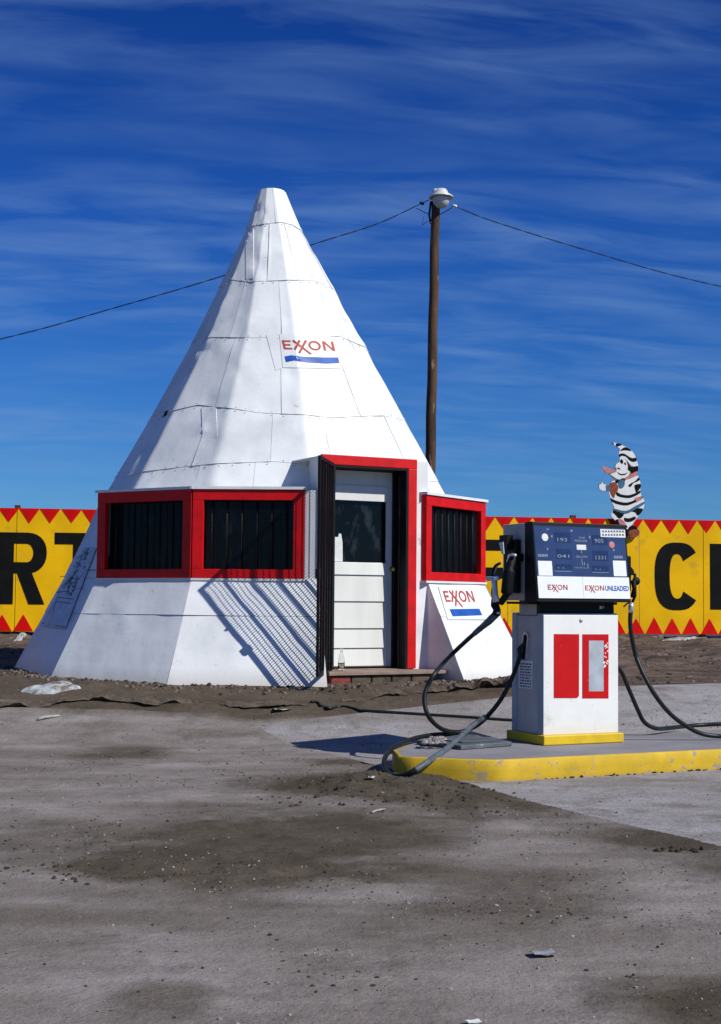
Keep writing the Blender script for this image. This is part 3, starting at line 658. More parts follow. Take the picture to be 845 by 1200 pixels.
def logo2(sheet, word, stripe, redm):
    sh_ = csheet(sheet, 16, 8, .016, WHITE, 'logo_sheet', tp)
    tl, tr, br, bl = [Vector(p) for p in word]; mb = MB()
    pieces = []
    for q in exxon_polys():
        q = [Vector((*v, 0)) for v in q]
        for k in range(6): pieces.append([tuple(q[0].lerp(q[1], k / 6))[:2], tuple(q[0].lerp(q[1], (k + 1) / 6))[:2], tuple(q[3].lerp(q[2], (k + 1) / 6))[:2], tuple(q[3].lerp(q[2], k / 6))[:2]])
    for i_, q in enumerate(pieces):
        P = []
        for x, y in q: p = bl.lerp(br, x).lerp(tl.lerp(tr, x), y); P.append(conehit(p.x, p.y, .020 + .0001 * (i_ % 7)))
        mb.add(P, [tuple(range(len(P)))])
    mb.build('lettering', redm, sh_)
    n_ = len(stripe) // 2; up_, lo_ = stripe[:n_], stripe[n_:][::-1]; mb = MB()
    V_ = []
    for k in range(n_ - 1):
        for t in range(6):
            f_ = t / 6; V_.append([(Vector(a).lerp(Vector(b), f_)) for a, b in ((up_[k], up_[k + 1]), (lo_[k], lo_[k + 1]))])
    V_.append([Vector(up_[-1]), Vector(lo_[-1])])
    for a, b in V_: mb.v += [tuple(conehit(a.x, a.y, .0185)), tuple(conehit(b.x, b.y, .0185))]
    for k in range(len(V_) - 1): mb.f.append((2 * k, 2 * k + 2, 2 * k + 3, 2 * k + 1)); mb.mi.append(0)
    mb.build('stripe', LBLUE, sh_); return sh_
def logo(plane, sheet, word, stripe, redm=LRED, border=True):
    P, n = plane; q = [onplane(x, y, P, n) for x, y in sheet]
    mb = MB(); mb.prism(q, -n * .004); sh = mb.build('logo_sheet', WHITE, tp)
    wq = [onplane(x, y, P + n * .002, n) for x, y in word]; M, nn = quadmap(wq); polys_on(M, nn, exxon_polys(), .0015, .001).build('lettering', redm, sh)
    sq = [onplane(x, y, P + n * .003, n) for x, y in stripe]; mb = MB(); mb.prism(sq, n * .002); mb.build('stripe', LBLUE, sh)
    return sh
a_, b_2 = 12.56 - 13, 12.56 + 26
pz0, pz1 = 3.75, 4.15
for q_, o_ in (([(312, 392), (329, 391.5), (333, 430.5), (323, 434)], .011), ([(288, 268), (297, 268), (297, 326), (288, 327)], .010), ([(372, 478), (386, 480), (392, 510), (378, 506)], .009), ([(236, 478), (253, 476), (255, 512), (238, 520)], .009), ([(244, 690), (262, 691), (262, 718), (243, 719)], .007)):
    csheet(q_, 6, 8, o_, WHITE, 'repair_sheet', tp)
logo2([(327.5, 391.5), (401, 395), (400, 432), (331.5, 430.5)], [(330.2, 398.5), (390.5, 400.3), (393, 411.2), (332.8, 409)],
      [(333.5, 417.6), (341, 416.2), (356, 418), (378, 418.8), (396.3, 418.9), (397.8, 425.2), (384, 426.1), (360, 424.8), (345, 422.4), (335, 424.4)], LREDS)
logo2([(514, 687.5), (563, 687.5), (571, 726), (525, 726)], [(518.8, 692.3), (553.3, 692.3), (557.2, 705.2), (523, 705.2)], [(526.9, 713.8), (544, 713.5), (561.8, 713.3), (565.3, 720.9), (548, 721.6), (530.6, 722.2)], LREDS)
# poster on the shaded left side: a sheet with ink lines and small green plant drawings
P3 = facet_plane(CR[0], CR[1], .33, Z2, .045); Pp, Pn = P3
def pq(x, y, d=0): return conehit(x, y, .0215 + d)
po = csheet([(98, 642), (112.5, 642), (76, 737), (47, 733)], 10, 14, .020, POSTERB, 'poster', tp); po['label'] = 'pale poster with ink lines and small green drawings'
mb = MB()
def inkline(a, b, w=.008):
    A, B = pq(*a, .001), pq(*b, .001); t = (B - A).normalized(); s_ = t.cross(Pn) * w / 2; mb.prism([A + s_, B + s_, B - s_, A - s_], Pn * .0008)
for a, b in [((68, 700), (86, 702)), ((65, 705), (83, 707)), ((51, 722), (80, 726)), ((49, 730), (76, 735)), ((72, 688), (92, 668)), ((88, 655), (97, 650)), ((100, 668), (112, 668)), ((84, 728), (86, 712)), ((90, 690), (97, 689)), ((70, 676), (82, 674)), ((62, 716), (70, 690)), ((92, 680), (98, 671)), ((66, 694), (78, 693))]: inkline(a, b)
for k in range(26):
    x = rnd.uniform(84, 104); y = 672 - (x - 84) * 1.0 + rnd.uniform(-10, 10); inkline((x, y), (x + rnd.uniform(-3, 3), y + rnd.uniform(-3, 3)), .006)
mb.build('ink_drawing', LINK, po)['kind'] = 'stuff'
mb = MB()
for x, y in [(82, 684), (84, 678), (80, 690), (86, 688), (83, 694), (79, 684), (88, 682), (92, 660), (101, 647), (99, 652), (85, 674)]:
    c = pq(x, y, .002); u_ = Vector((0, 0, 1)).cross(Pn).normalized(); w_ = Pn.cross(u_)
    for j in range(4):
        a = rnd.uniform(0, 6.3); d = u_ * cos(a) + w_ * sin(a); s_ = d.cross(Pn) * .012; mb.prism([c, c + d * .05 + s_, c + d * .085, c + d * .05 - s_], Pn * (.0008 + .0002 * j))
mb.build('green_drawing', GREEN, po)['kind'] = 'stuff'

# doorstep
st = thing('doorstep', 'low worn step of boards on red bricks below the white door', 'step', tuple(DF.p(.6, Z0, .2)))
mb = MB()
for k in range(3):
    mb = MB(); d0 = -.20 + .165 * k; mb2 = MB(); DF.box(mb2, ul - .02 + rnd.uniform(-.02, .02), ur + .20 + rnd.uniform(-.03, .03), zsill - .04, zsill - .006 + rnd.uniform(-.003, .003), d0 + .004, d0 + .16); bevel(mb2.build('board', DECK, st), .004)
for k in range(5):
    mb = MB(); DF.box(mb, ul + .01 + .215 * k, ul + .01 + .215 * k + .205, Z0 - .05, zsill - .043, .16, .262); bevel(mb.build('brick', BRICK if k < 1 else LEDGE, st), .012)
mb = MB(); DF.box(mb, ul + .01, ur + .1, Z0 - .1, zsill - .042, -.2, .155); mb.build('step_core', DECK, st)
# bottle
bp = DF.p(dhu(400) , 0, -.10); bp.z = zsill - .004
bp = at(400, 781, DF.p(.15, 0, -.06).y); bp.z = zsill - .004
mb = MB(); mb.lathe(bp, [(.030, 0), (.033, .005), (.033, .095), (.029, .115), (.014, .16), (.012, .19), (.015, .193), (.015, .203), (.012, .205), (.010, .19), (.012, .158), (.026, .115), (.030, .095), (.030, .01)], 20)
bo = mb.build('glass_bottle', GLASS, None, smooth=True, loc=bp); tag(bo, 'clear empty glass bottle standing on the doorstep at the foot of the door', 'bottle')

# ------------------------------------------------------------------ yellow sign wall
wl = at(0, 739, 23.3); wr = at(845, 743.4, 25.2); wd = Vector((wr.x - wl.x, wr.y - wl.y, 0)).normalized()
wn = wd.cross(Vector((0, 0, 1))); WF = FR((wl.x, wl.y, 0), wd, wn)
wz0 = .53; wz1 = 2.55
wz1 = (at(0, 595, 23.3).z + at(845, 610, 25.2).z) / 2
s0 = WF.hit(19, 650)[0]
wt = thing('sign_wall', 'long yellow board wall with red triangle edges and big black letters', 'wall', tuple(WF.p(5, .44)))
PWd = 1.185; k0_ = -10; k1_ = 18
for k in range(k0_, k1_):
    mb = MB(); WF.box(mb, s0 + k * PWd + .005, s0 + (k + 1) * PWd - .005, wz0 + rnd.uniform(-.01, .006), wz1 + rnd.uniform(-.012, -.002), -.02, rnd.uniform(-.002, .002)); mb.build('panel', YEL, wt)
for k in range(k0_, k1_ + 1, 2):
    mb = MB(); WF.box(mb, s0 + k * PWd - .045, s0 + k * PWd + .045, .25, wz1 + (.05 if k in (0, 2, 8) else -.1), -.115, -.025); mb.build('post', WOODP, wt)
for z in (wz0 + .15, wz1 - .3): mb = MB(); WF.box(mb, s0 + k0_ * PWd, s0 + k1_ * PWd, z, z + .09, -.0645, -.0245) if False else WF.box(mb, s0 + k0_ * PWd, s0 + k1_ * PWd, z, z + .09, -.16, -.118); mb.build('rail', WOODP, wt)
def tri(up):
    a = WF.hit(9.5 if not up else 4.6, 650)[0]; b = WF.hit(764.8 if not up else 766.3, 650)[0]
    n = round((b - a) / .335); per = (b - a) / n; h = .235 if not up else .27; hw = per * (.5 if not up else .47)
    me = None
    for k in range(int((s0 + k0_ * PWd - a) / per) + 1, int((s0 + k1_ * PWd - a) / per)):
        c = a + k * per; jit = rnd.uniform(-.008, .008)
        z_edge = wz1 - .001 if not up else wz0 + .004
        if me is None:
            mb = MB(); sgn = 1 if up else -1
            mb.prism([WF.p(-hw, 0, 0), WF.p(hw, 0, 0), WF.p(.006, sgn * h, 0), WF.p(-.006, sgn * h, 0)], WF.n * .003); o = mb.build('painted_triangle', REDS, None, loc=WF.p(0, 0, 0)); me = o.data
        else: o = bpy.data.objects.new('painted_triangle', me); COL.objects.link(o)
        o.parent = wt; o.location = WF.p(c + jit, z_edge, .0025) - ORG[wt.name]; o.scale = (1, 1, rnd.uniform(.94, 1.05))
tri(False); tri(True)
def sc(px): return WF.hit(px, 670)[0]
def sz(px, py): return WF.hit(px, py)[1]
def letter(polys, x0, x1, y0, y1):
    """polys in unit box"""
    u0, u1 = sc(x0), sc(x1); z0, z1 = sz((x0 + x1) / 2, y1), sz((x0 + x1) / 2, y0)
    mb = MB()
    for i, q in enumerate(polys): mb.prism([WF.p(u0 + (u1 - u0) * x, z0 + (z1 - z0) * y, .003 + .0002 * (i % 5)) for x, y in q], WF.n * .003)
    return mb.build('painted_letter', BLK, wt)
def arc(c, ro, ri, a0, a1, n=16):
    P = []
    for k in range(n):
        a, b = a0 + (a1 - a0) * k / n, a0 + (a1 - a0) * (k + 1) / n
        f = lambda r, t: (c[0] + r[0] * math.copysign(abs(cos(t)) ** r[2], cos(t)), c[1] + r[1] * math.copysign(abs(sin(t)) ** r[2], sin(t)))
        P.append([f(ro, a), f(ro, b), f(ri, b), f(ri, a)])
    return P
pR = [[(0, 0), (.31, 0), (.31, 1), (0, 1)], [(.31, .845), (.60, .845), (.60, 1), (.31, 1)], [(.31, .43), (.60, .43), (.60, .585), (.31, .585)], [(.38, .44), (.68, .46), (.97, 0), (.64, 0)]]
pR += arc((.58, .715), (.42, .285, .9), (.14, .13, 1), -pi / 2, pi / 2, 14)
pT = [[(0, .84), (1, .84), (1, 1), (0, 1)], [(.37, 0), (.63, 0), (.63, .84), (.37, .84)]]
pF = [[(0, 0), (.30, 0), (.30, 1), (0, 1)], [(.30, .84), (1, .84), (1, 1), (.30, 1)], [(.30, .43), (.92, .43), (.92, .59), (.30, .59)]]
pE = [[(0, 0), (.34, 0), (.34, 1), (0, 1)], [(.34, .84), (1, .84), (1, 1), (.34, 1)], [(.34, .43), (.92, .43), (.92, .59), (.34, .59)], [(.34, 0), (1, 0), (1, .16), (.34, .16)]]
pC = arc((.52, .5), (.52, .5, .72), (.175, .33, .8), radians(38), radians(322), 30)
letter(pR, -1.5, 54.5, 624, 708); letter(pT, 63.5, 122, 624.5, 708.5); letter(pF, 546, 600, 632.3, 712); letter(pC, 767.3, 817.5, 635.7, 715); letter(pE, 832, 880, 637.5, 714.5)
# small debris under the wall
dk = thing('scrap_block', 'small pale broken block lying under the yellow wall right of the pump', 'block', tuple(WF.p(sc(768), .46, .1)))
for x, h in ((764, .06), (771, .075)):
    u = sc(x); mb = MB(); WF.box(mb, u - .055, u + .04, .40, .44 + h, .05, .16); bevel(mb.build('chunk', STONE, dk), .015)

# ------------------------------------------------------------------ cut-out figure on the wall
CF = FR(WF.p(0, 0, .05), wd, wn)
def cp(x, y, d=0):   # x,y in enlarged drawing units over the figure
    px, py = 700 + x / 9.23, 510 + y / 9.23
    u, z = CF.hit(px, py, 0); return CF.p(u, z, d)
cf = thing('cutout_figure', 'painted plywood cutout of a plump figure in black and white striped nightcap and suit', 'cutout figure', tuple(cp(300, 1080)))
cf_n = [0]
def shape(name, pts, m, lay):
    if len(pts) > 4:
        n_ = len(pts); Q = []
        for i in range(n_):
            a, b, c, d = [Vector((*pts[(i + j - 1) % n_], 0)) for j in range(4)]
            for t in (0, .33, .66): Q.append((.5 * ((2 * b) + (c - a) * t + (2 * a - 5 * b + 4 * c - d) * t * t + (3 * b - a - 3 * c + d) * t ** 3)))
        pts = [(v.x, v.y) for v in Q]
    cf_n[0] += 1; mb = MB(); P = [cp(x, y, .0215 + lay * .002 + cf_n[0] * .00003) for x, y in pts]; mb.prism(P, -CF.n * .0016 if lay else -CF.n * .0016); return mb.build(name, m, cf)
outline = [(150, 80), (185, 82), (225, 92), (300, 125), (350, 155), (385, 190), (415, 250), (432, 310), (432, 370), (428, 420), (440, 460), (462, 520), (460, 600), (470, 650), (505, 710), (495, 790), (460, 850), (420, 900), (385, 950), (395, 985), (440, 1020), (455, 1060), (430, 1095), (360, 1125), (330, 1100), (325, 1020), (300, 1000), (250, 995), (195, 980), (185, 920), (150, 880), (155, 820), (180, 790), (150, 720), (130, 650), (120, 605), (60, 600), (15, 570), (10, 540), (45, 510), (70, 535), (120, 540), (145, 510), (190, 490), (140, 430), (80, 400), (50, 340), (90, 345), (150, 370), (190, 370), (185, 330), (205, 300), (235, 290), (240, 240), (230, 190), (240, 150), (200, 120), (165, 98)]
mb = MB(); mb.prism([cp(x, y, 0) for x, y in outline], CF.n * .02); mb.build('plywood_back', RAW, cf)
W_, K_ = FWHITE, BLK
shape('nightcap', [(150, 80), (185, 82), (225, 92), (300, 125), (350, 155), (385, 190), (415, 250), (432, 310), (432, 335), (370, 335), (320, 280), (270, 240), (232, 235), (230, 190), (240, 150), (200, 120), (165, 98)], W_, 1)
for P in ([(150, 80), (172, 82), (176, 100), (165, 98)], [(195, 92), (235, 92), (262, 108), (225, 120), (205, 125)], [(260, 150), (300, 130), (350, 155), (362, 172), (330, 168), (285, 165), (245, 172)],
          [(233, 205), (285, 200), (340, 235), (375, 250), (412, 245), (420, 280), (380, 290), (345, 275), (305, 235), (262, 225), (232, 238)]): shape('black_stripe', P, K_, 2)
shape('hair', [(318, 290), (345, 330), (375, 345), (432, 335), (432, 395), (400, 420), (350, 400), (320, 375)], K_, 2)
shape('face', [(240, 240), (275, 245), (310, 285), (325, 340), (322, 375), (350, 400), (330, 440), (290, 465), (240, 480), (200, 470), (150, 435), (140, 420), (190, 400), (205, 370), (190, 345), (205, 310), (235, 290)], W_, 2)
for P in ([(240, 290), (250, 262), (268, 268), (275, 295), (262, 312)], [(205, 352), (220, 368), (248, 372), (240, 362), (222, 352)], [(282, 300), (300, 296), (308, 318), (296, 328)], [(215, 400), (250, 420), (300, 415), (322, 400), (300, 428), (250, 434), (220, 415)]): shape('ink_mark', P, K_, 3)
shape('tongue', [(50, 340), (90, 345), (150, 370), (195, 385), (200, 400), (140, 410), (105, 415), (75, 390)], PINK, 2)
shape('neckerchief', [(300, 470), (350, 430), (400, 400), (428, 395), (425, 430), (370, 460), (310, 480)], PINK, 3)
shape('suit', [(300, 480), (370, 462), (430, 435), (440, 460), (462, 520), (460, 600), (470, 650), (505, 710), (495, 790), (460, 850), (420, 900), (385, 950), (330, 1020), (300, 1000), (250, 995), (195, 980), (185, 920), (150, 880), (155, 820), (180, 790), (150, 720), (130, 650), (120, 605), (145, 510), (190, 490), (240, 480)], W_, 1)
for P in ([(190, 490), (240, 480), (270, 465), (300, 490), (270, 500), (235, 510), (200, 520)], [(330, 545), (360, 520), (400, 500), (440, 462), (455, 480), (430, 500), (385, 520), (355, 560)], [(400, 540), (462, 530), (460, 570), (420, 620), (405, 590)],
          [(200, 610), (250, 640), (330, 650), (400, 630), (455, 600), (458, 625), (410, 655), (340, 680), (250, 670), (205, 650)], [(135, 680), (200, 710), (300, 730), (380, 710), (470, 660), (480, 690), (400, 730), (310, 760), (210, 745), (150, 715)],
          [(160, 830), (190, 800), (280, 830), (270, 880), (230, 900), (190, 860)], [(355, 820), (420, 790), (488, 800), (460, 850), (430, 870), (405, 835)], [(285, 895), (340, 900), (400, 880), (410, 905), (360, 935), (300, 935)], [(185, 925), (225, 910), (290, 950), (320, 1000), (250, 995), (195, 980)], [(330, 1010), (350, 985), (390, 975), (430, 1015), (330, 1040)]): shape('black_stripe', P, K_, 3)
shape('belt', [(180, 795), (300, 820), (400, 770), (500, 720), (500, 745), (410, 800), (300, 850), (185, 815)], FBLUE, 4)
shape('sleeve', [(225, 500), (260, 480), (292, 500), (280, 560), (240, 575), (225, 540)], FBLUE, 4)
shape('bird', [(140, 520), (180, 510), (215, 540), (220, 590), (190, 640), (175, 680), (150, 650), (130, 600)], FBROWN, 4)
shape('pocket', [(400, 680), (470, 660), (480, 690), (420, 725)], PINK, 4)
shape('cuff', [(85, 545), (130, 545), (130, 605), (90, 600)], FBLUE, 3)
shape('hand', [(15, 540), (35, 530), (50, 508), (62, 530), (92, 540), (92, 595), (55, 600), (20, 578)], W_, 2)
shape('knee_patch', [(225, 905), (270, 920), (300, 960), (290, 1000), (250, 980), (225, 940)], PINK, 4)
shape('shoe', [(335, 1040), (395, 1020), (440, 1025), (452, 1060), (430, 1090), (365, 1110), (338, 1080)], FBROWN, 4)
mb = MB(); mb.box((0, 0, 0), (.001, .001, .001)) if False else None
mb = MB(); a = cp(300, 800, -.0); mb.hexa([cp(270, 1100, -.003), cp(330, 1100, -.003), cp(330, 1100, -.045), cp(270, 1100, -.045), cp(270, 600, -.003), cp(330, 600, -.003), cp(330, 600, -.045), cp(270, 600, -.045)]); mb.build('batten', WOODP, cf)

# ------------------------------------------------------------------ light pole and wires
pb = at(504, 556, 27); ptp = at(510.5, 236, 27); d = ptp - pb; base_p = pb + d * ((.40 - pb.z) / d.z)
lp = thing('light_pole', 'tall weathered wooden pole with a round barn light, behind the white building', 'utility pole', tuple(base_p))
mb = MB(); nseg = 26
mb.tube([base_p + (ptp - base_p) * (k / nseg) + Vector((.006 * sin(k * 1.3), 0, 0)) for k in range(nseg + 1)], [.110 - .026 * k / nseg + rnd.uniform(-.002, .002) for k in range(nseg + 1)], 14); mb.build('pole', WOODP, lp, smooth=True)
lc = at(517, 232, 26.84)
mb = MB(); s_ = 26.84 / F
mb.lathe(lc, [(2.0 * s_, 11.0 * s_), (6 * s_, 10.5 * s_), (8.0 * s_, 7.6 * s_), (8.5 * s_, 5.5 * s_), (14.4 * s_, 1.8 * s_), (14.6 * s_, 0), (13.8 * s_, .2 * s_), (8 * s_, 3.5 * s_), (5 * s_, 4 * s_)], 28); lm = mb.build('lamp', LAMPW, lp, smooth=True)
mb = MB(); mb.lathe(lc, [(10.4 * s_, 1.8 * s_), (10.2 * s_, -3 * s_), (8.6 * s_, -8 * s_), (5 * s_, -11.5 * s_), (1.2 * s_, -12.6 * s_)], 24); mb.build('bowl', CLOTHG, lm, smooth=True)
mb = MB(); mb.lathe(at(511, 226, 26.84), [(4.2 * s_, -6 * s_), (4.2 * s_, 2.5 * s_), (3 * s_, 4.5 * s_)], 14); mb.build('photocell', LAMPW, lm, smooth=True)
mb = MB(); mb.tube([at(505, 236, 27), at(503, 252, 26.95), at(505, 262, 26.93)], .02, 8); mb.tube([at(512, 240, 27), at(514, 232, 26.9)], .03, 8); mb.build('bracket', IRON, lp)
for (x, y, m) in ((494.5, 238.3, IRON), (533, 241.5, LAMPW)):
    mb = MB(); c = at(x, y, 26.95); mb.lathe(c, [(.012, -.045), (.034, -.035), (.022, -.01), (.036, .01), (.024, .035), (.01, .045)], 12, (1, 0, -.3)); mb.build('insulator', m, lp, smooth=True)
for pts, r in (([(503, 234), (497, 237)], .008), ([(504, 251), (498, 249), (488, 244)], .007), ([(495, 264), (500, 260), (505, 258)], .005), ([(495, 264), (496.5, 254)], .004), ([(514, 252), (522, 248), (530, 243)], .008)):
    mb = MB(); mb.tube([at(x, y, 26.92) for x, y in pts], r, 6); mb.build('tie_wire', IRON, lp)
def twisted(name, P, label):
    path = catmull(P, 60); o = thing(name, label, 'cable', tuple(path[0]))
    for ph, m in ((0, IRON), (pi, IRON)):
        mb = MB(); pts = []; acc = 0
        for i, p in enumerate(path):
            if i: acc += (p - path[i - 1]).length
            a = acc * 7 + ph; pts.append(p + Vector((0, cos(a), sin(a))) * .0085)
        mb.tube(pts, .0056, 5); mb.build('strand', m, o, smooth=True)
twisted('overhead_cable', [at(493, 239, 27), at(440, 263, 26.7), at(365, 287, 26.3), at(262, 323, 26), at(130, 362, 25.8), at(0, 397.5, 25.6), at(-300, 465, 25)], 'thin dark cable sagging left from the pole top and passing behind the white cone')
twisted('overhead_cable', [at(536, 243, 27), at(580, 260, 27.2), at(690, 294, 27.6), at(835, 333.5, 28.2), at(1100, 385, 29)], 'twisted dark cable running right from the pole lamp across the sky')

# ------------------------------------------------------------------ pump island
ID = Vector((.9013, .4331)); IN = Vector((-.4331, .9013)); IH = .138
Apt = onz(466, 913, .0); Bpt = onz(584, 917.5, .0); A2 = Vector((Bpt.x, Bpt.y))
poly = [Vector((Apt.x, Apt.y))]
for t in (.33, .66): poly.append(Vector((Apt.x, Apt.y)).lerp(A2, t) + Vector((0, -.012)))
poly += [A2, A2 + ID * 2.2, A2 + ID * 4.4, A2 + ID * 6.5, A2 + ID * 6.5 + IN * 1.15]
bk = A2 + IN * 1.15 - ID * .1
poly += [bk + ID * 3, bk, Vector((.33, 9.72)), Vector((.22, 9.35))]
def inset(P, d):
    n = len(P); R = []
    for i in range(n):
        a, b, c = P[i - 1], P[i], P[(i + 1) % n]; e1 = (b - a).normalized(); e2 = (c - b).normalized(); n1 = Vector((-e1.y, e1.x)); n2 = Vector((-e2.y, e2.x)); m_ = (n1 + n2).normalized(); R.append(b + m_ * (d / max(.4, m_.dot(n1))))
    return R
def densify(P, st=.08):
    R = []
    for i in range(len(P)):
        a, b = P[i], P[(i + 1) % len(P)]; n = max(1, int((b - a).length / st)); R += [a.lerp(b, k / n) for k in range(n)]
    return R
dp = densify(poly); n = len(dp)
jit = [(.012 * (float(fbm(p.x * 3, p.y * 3, 4, 6)) - .5), .010 * (float(fbm(p.x * 5, p.y * 5, 4, 3)) - .5)) for p in dp]
i1 = inset(dp, .008); i2 = inset(dp, .032); i0 = inset(dp, .002)
mb = MB()
for ring, z, kk in ((dp, -.08, 0), (dp, .0, 0), (dp, .07, .6), (i0, IH - .007, 1), (i1, IH + .001, 1), (i2, IH + .0005, 0)):
    for (p, (jx, jz)) in zip(ring, jit): mb.v.append((p.x + jx * kk, p.y + jx * kk, z + jz * kk))
for j in range(5):
    for i in range(n): mb.f.append((j * n + i, j * n + (i + 1) % n, (j + 1) * n + (i + 1) % n, (j + 1) * n + i)); mb.mi.append(0)
kerb = tag(mb.build('island_kerb', KYEL, smooth=True), 'yellow painted kerb round the pump island', kind='structure')
mb = MB(); rin = inset(dp, .027); mb.prism([Vector((p.x, p.y, 0)) for p in rin], Vector((0, 0, IH + .002))); top = mb.build('island_pavement', CONC); tag(top, kind='structure')
# flat cover plate on the island
cv = thing('cover_plate', 'flat blue grey slab lying on the left end of the pump island', 'plate', tuple(onz(540, 872, IH)))
q = [onz(488, 873, IH), onz(540, 879.5, IH), onz(600, 875, IH), onz(553, 862, IH)]
mb = MB(); mb.prism([p + Vector((0, 0, .004)) for p in q], Vector((0, 0, .028))); bevel(mb.build('slab', PLATE, cv), .005)
c = (q[0] + q[1] + q[2] + q[3]) / 4
mb = MB(); mb.prism([c.lerp(p, .62) + Vector((0, 0, .033)) for p in q], Vector((0, 0, .008))); bevel(mb.build('lid', PLATE, cv), .003)
mb = MB()
for k in range(26):
    s = .012 + rnd.random() * .02; p = onz(rnd.uniform(497, 522), rnd.uniform(866, 874), IH + .03); mb.lathe(p, [(s * .5, 0), (s, s * .4), (s * .6, s * .9)], 6)
mb.build('rubble', STONE, cv)['kind'] = 'stuff'

# ------------------------------------------------------------------ the fuel pump
TH = radians(25.2); U = Vector((cos(TH), sin(TH), 0)); NV = Vector((sin(TH), -cos(TH), 0))   # NV: outward, to the camera
pc = onz(637.5, 874.5, IH); zb_ = IH + .0
root = pc + U * .36 - NV * .22; root.z = IH
gp = thing('fuel_pump', 'white twin hose fuel pump with navy dial face standing on the yellow kerbed island', 'fuel pump', tuple(root))
PF = FR((pc.x, pc.y, 0), U, NV)
def pb_(mb, u0, u1, v0, v1, z0, z1): return PF.box(mb, u0, u1, z0 + IH, z1 + IH, -v1, -v0)     # v is inward depth
def pu(px, z=0.5, v=0.0):
    """u of the pixel column on plane v"""
    return PF.hit(px, 780, -v)[0]
def pz(px, py, v=0.0): return PF.hit(px, py, -v)[1] - IH
V0 = .045   # front of white panel
uL = pu(636.7, v=V0); uR = pu(724.4, v=V0); zp0 = pz(680, 860, V0); zp1 = pz(680, 720.8, V0)
uPl = 0.0; uPr = pu(731)
DP = .43
mb = MB(); pb_(mb, 0, uPr, 0, DP + .06, .004, .068); bevel(mb.build('base_plate', PYEL, gp), .006)
mb = MB(); pb_(mb, uL + .004, uR - .004, V0 + .075, V0 + .345, .068, pz(680, 722, V0)); pb_(mb, uL + .012, uR - .03, V0 + .085, V0 + .335, pz(680, 722, V0), .985); cab = bevel(mb.build('cabinet', STEEL, gp), .004)
mb = MB(); pb_(mb, uL - .002, uR + .002, V0 + .006, V0 + .0745, zp0 - .004, zp1 + .012); bevel(mb.build('front_pan', TRIM, gp), .008)
mb = MB(); pb_(mb, uL - .002, uR + .002, V0 + .346, V0 + .41, zp0 - .004, zp1 + .012); bevel(mb.build('rear_pan', TRIM, gp), .008)
mb = MB(); pb_(mb, uL + .002, uR + .0, V0, V0 + .0055, zp0, zp1); fp = bevel(mb.build('front_panel', PWHITE, gp), .003)
# rounded upper corners trim, lock
mb = MB(); mb.lathe(PF.p(pu(681, v=V0), pz(681, 727, V0) + IH, -V0), [(.014, 0), (.012, .006), (.005, .009)], 12, NV); mb.build('lock', CHROME, fp, smooth=True)
def fq(x0, y0, x1, y1, v, slope=0): return [PF.p(*PF.hit(x, y, -v), -v) for x, y in ((x0, y0), (x1, y0), (x1, y1), (x0, y1))]
def flat(parent, name, m, quad, d, t=.0012):
    mb = MB(); mb.prism([p + NV * d for p in quad], NV * t); return mb.build(name, m, parent)
flat(fp, 'red_panel', PRED, [PF.p(*PF.hit(x, y, -V0), -V0) for x, y in ((649, 743), (678.6, 743.2), (678.4, 815.5), (676, 818), (649, 818))], .001)
for nm, a in (('red_frame', (682.3, 743.3, 713, 750.7)), ('red_frame', (682.3, 810, 713, 818.4)), ('red_frame', (682.3, 750.7, 690, 810)), ('red_frame', (707.2, 750.7, 713, 810))): flat(fp, nm, PRED, fq(*a, V0), .001)
PGREY = mat('grey_plaque', (.50, .56, .60), .35, .2, var=.12, scale=9, spots=[((.72, .68, .55), 7, .63, .1)])
flat(fp, 'plaque', PGREY, fq(690, 750.7, 707.2, 810, V0), .0012)
mb = MB(); M, nn = quadmap(fq(705.5, 753, 713.2, 782, V0))
for k in range(16):
    x, y = .25 + .6 * rnd.random(), rnd.random(); s = rnd.uniform(.05, .16); mb.prism([M(x + s * cos(a) * rnd.uniform(.5, 1) * 1.3, y + s * .4 * sin(a) * rnd.uniform(.5, 1), .0026 + .0001 * k) for a in (0, 1, 2, 3, 4, 5)], nn * .0004)
mb.build('scuff', PWHITE, fp)
# neck
mb = MB(); pb_(mb, uL + .0, pu(719, v=.09), .085, .13, pz(680, 721, V0), 1.0); neck = mb.build('neck', BEZEL, gp)
mb = MB(); sq = []
for t in range(15): sq.append((702.5 + t * .33 + 1.0 * sin(t * 1.5), 712.2 + 1.7 * cos(t * 1.3) - t * .05))
mb.tube([PF.p(*PF.hit(x, y, -.083), -.083) for x, y in catmull([Vector((a, b, 0)) for a, b in sq], 3) and [(v.x, v.y) for v in catmull([Vector((a, b, 0)) for a, b in sq], 3)]], .0026, 4); mb.build('script_emblem', CHROME, neck)
# head: v planes -- side steel box, black bezel, leaning glass front
HB = .985; HT_ = 1.50
uHL = uL - .098; uHR = uR + .052
mb = MB(); pb_(mb, uHL, uHR, .125, .42, HB - .005, HT_ + .012); head = bevel(mb.build('head', STEEL, gp), .008)
def hx(u0, u1, vb0, vt0, v1, z0, z1):   # box whose front leans: vb0 at bottom, vt0 at top
    return [PF.p(u0, z0 + IH, -vb0), PF.p(u1, z0 + IH, -vb0), PF.p(u1, z0 + IH, -v1), PF.p(u0, z0 + IH, -v1), PF.p(u0, z1 + IH, -vt0), PF.p(u1, z1 + IH, -vt0), PF.p(u1, z1 + IH, -v1), PF.p(u0, z1 + IH, -v1)]
vb, vt = -.035, .030
mb = MB(); mb.hexa(hx(uHL - .004, uHR + .004, vb, vt, .1245, HB - .012, HT_ + .018)); bz = bevel(mb.build('bezel', BEZEL, gp), .006)
mb = MB(); pb_(mb, uHL + .02, uHR - .02, .10, .40, HB - .03, HB - .013); mb.build('underside_rail', BEZEL, gp)
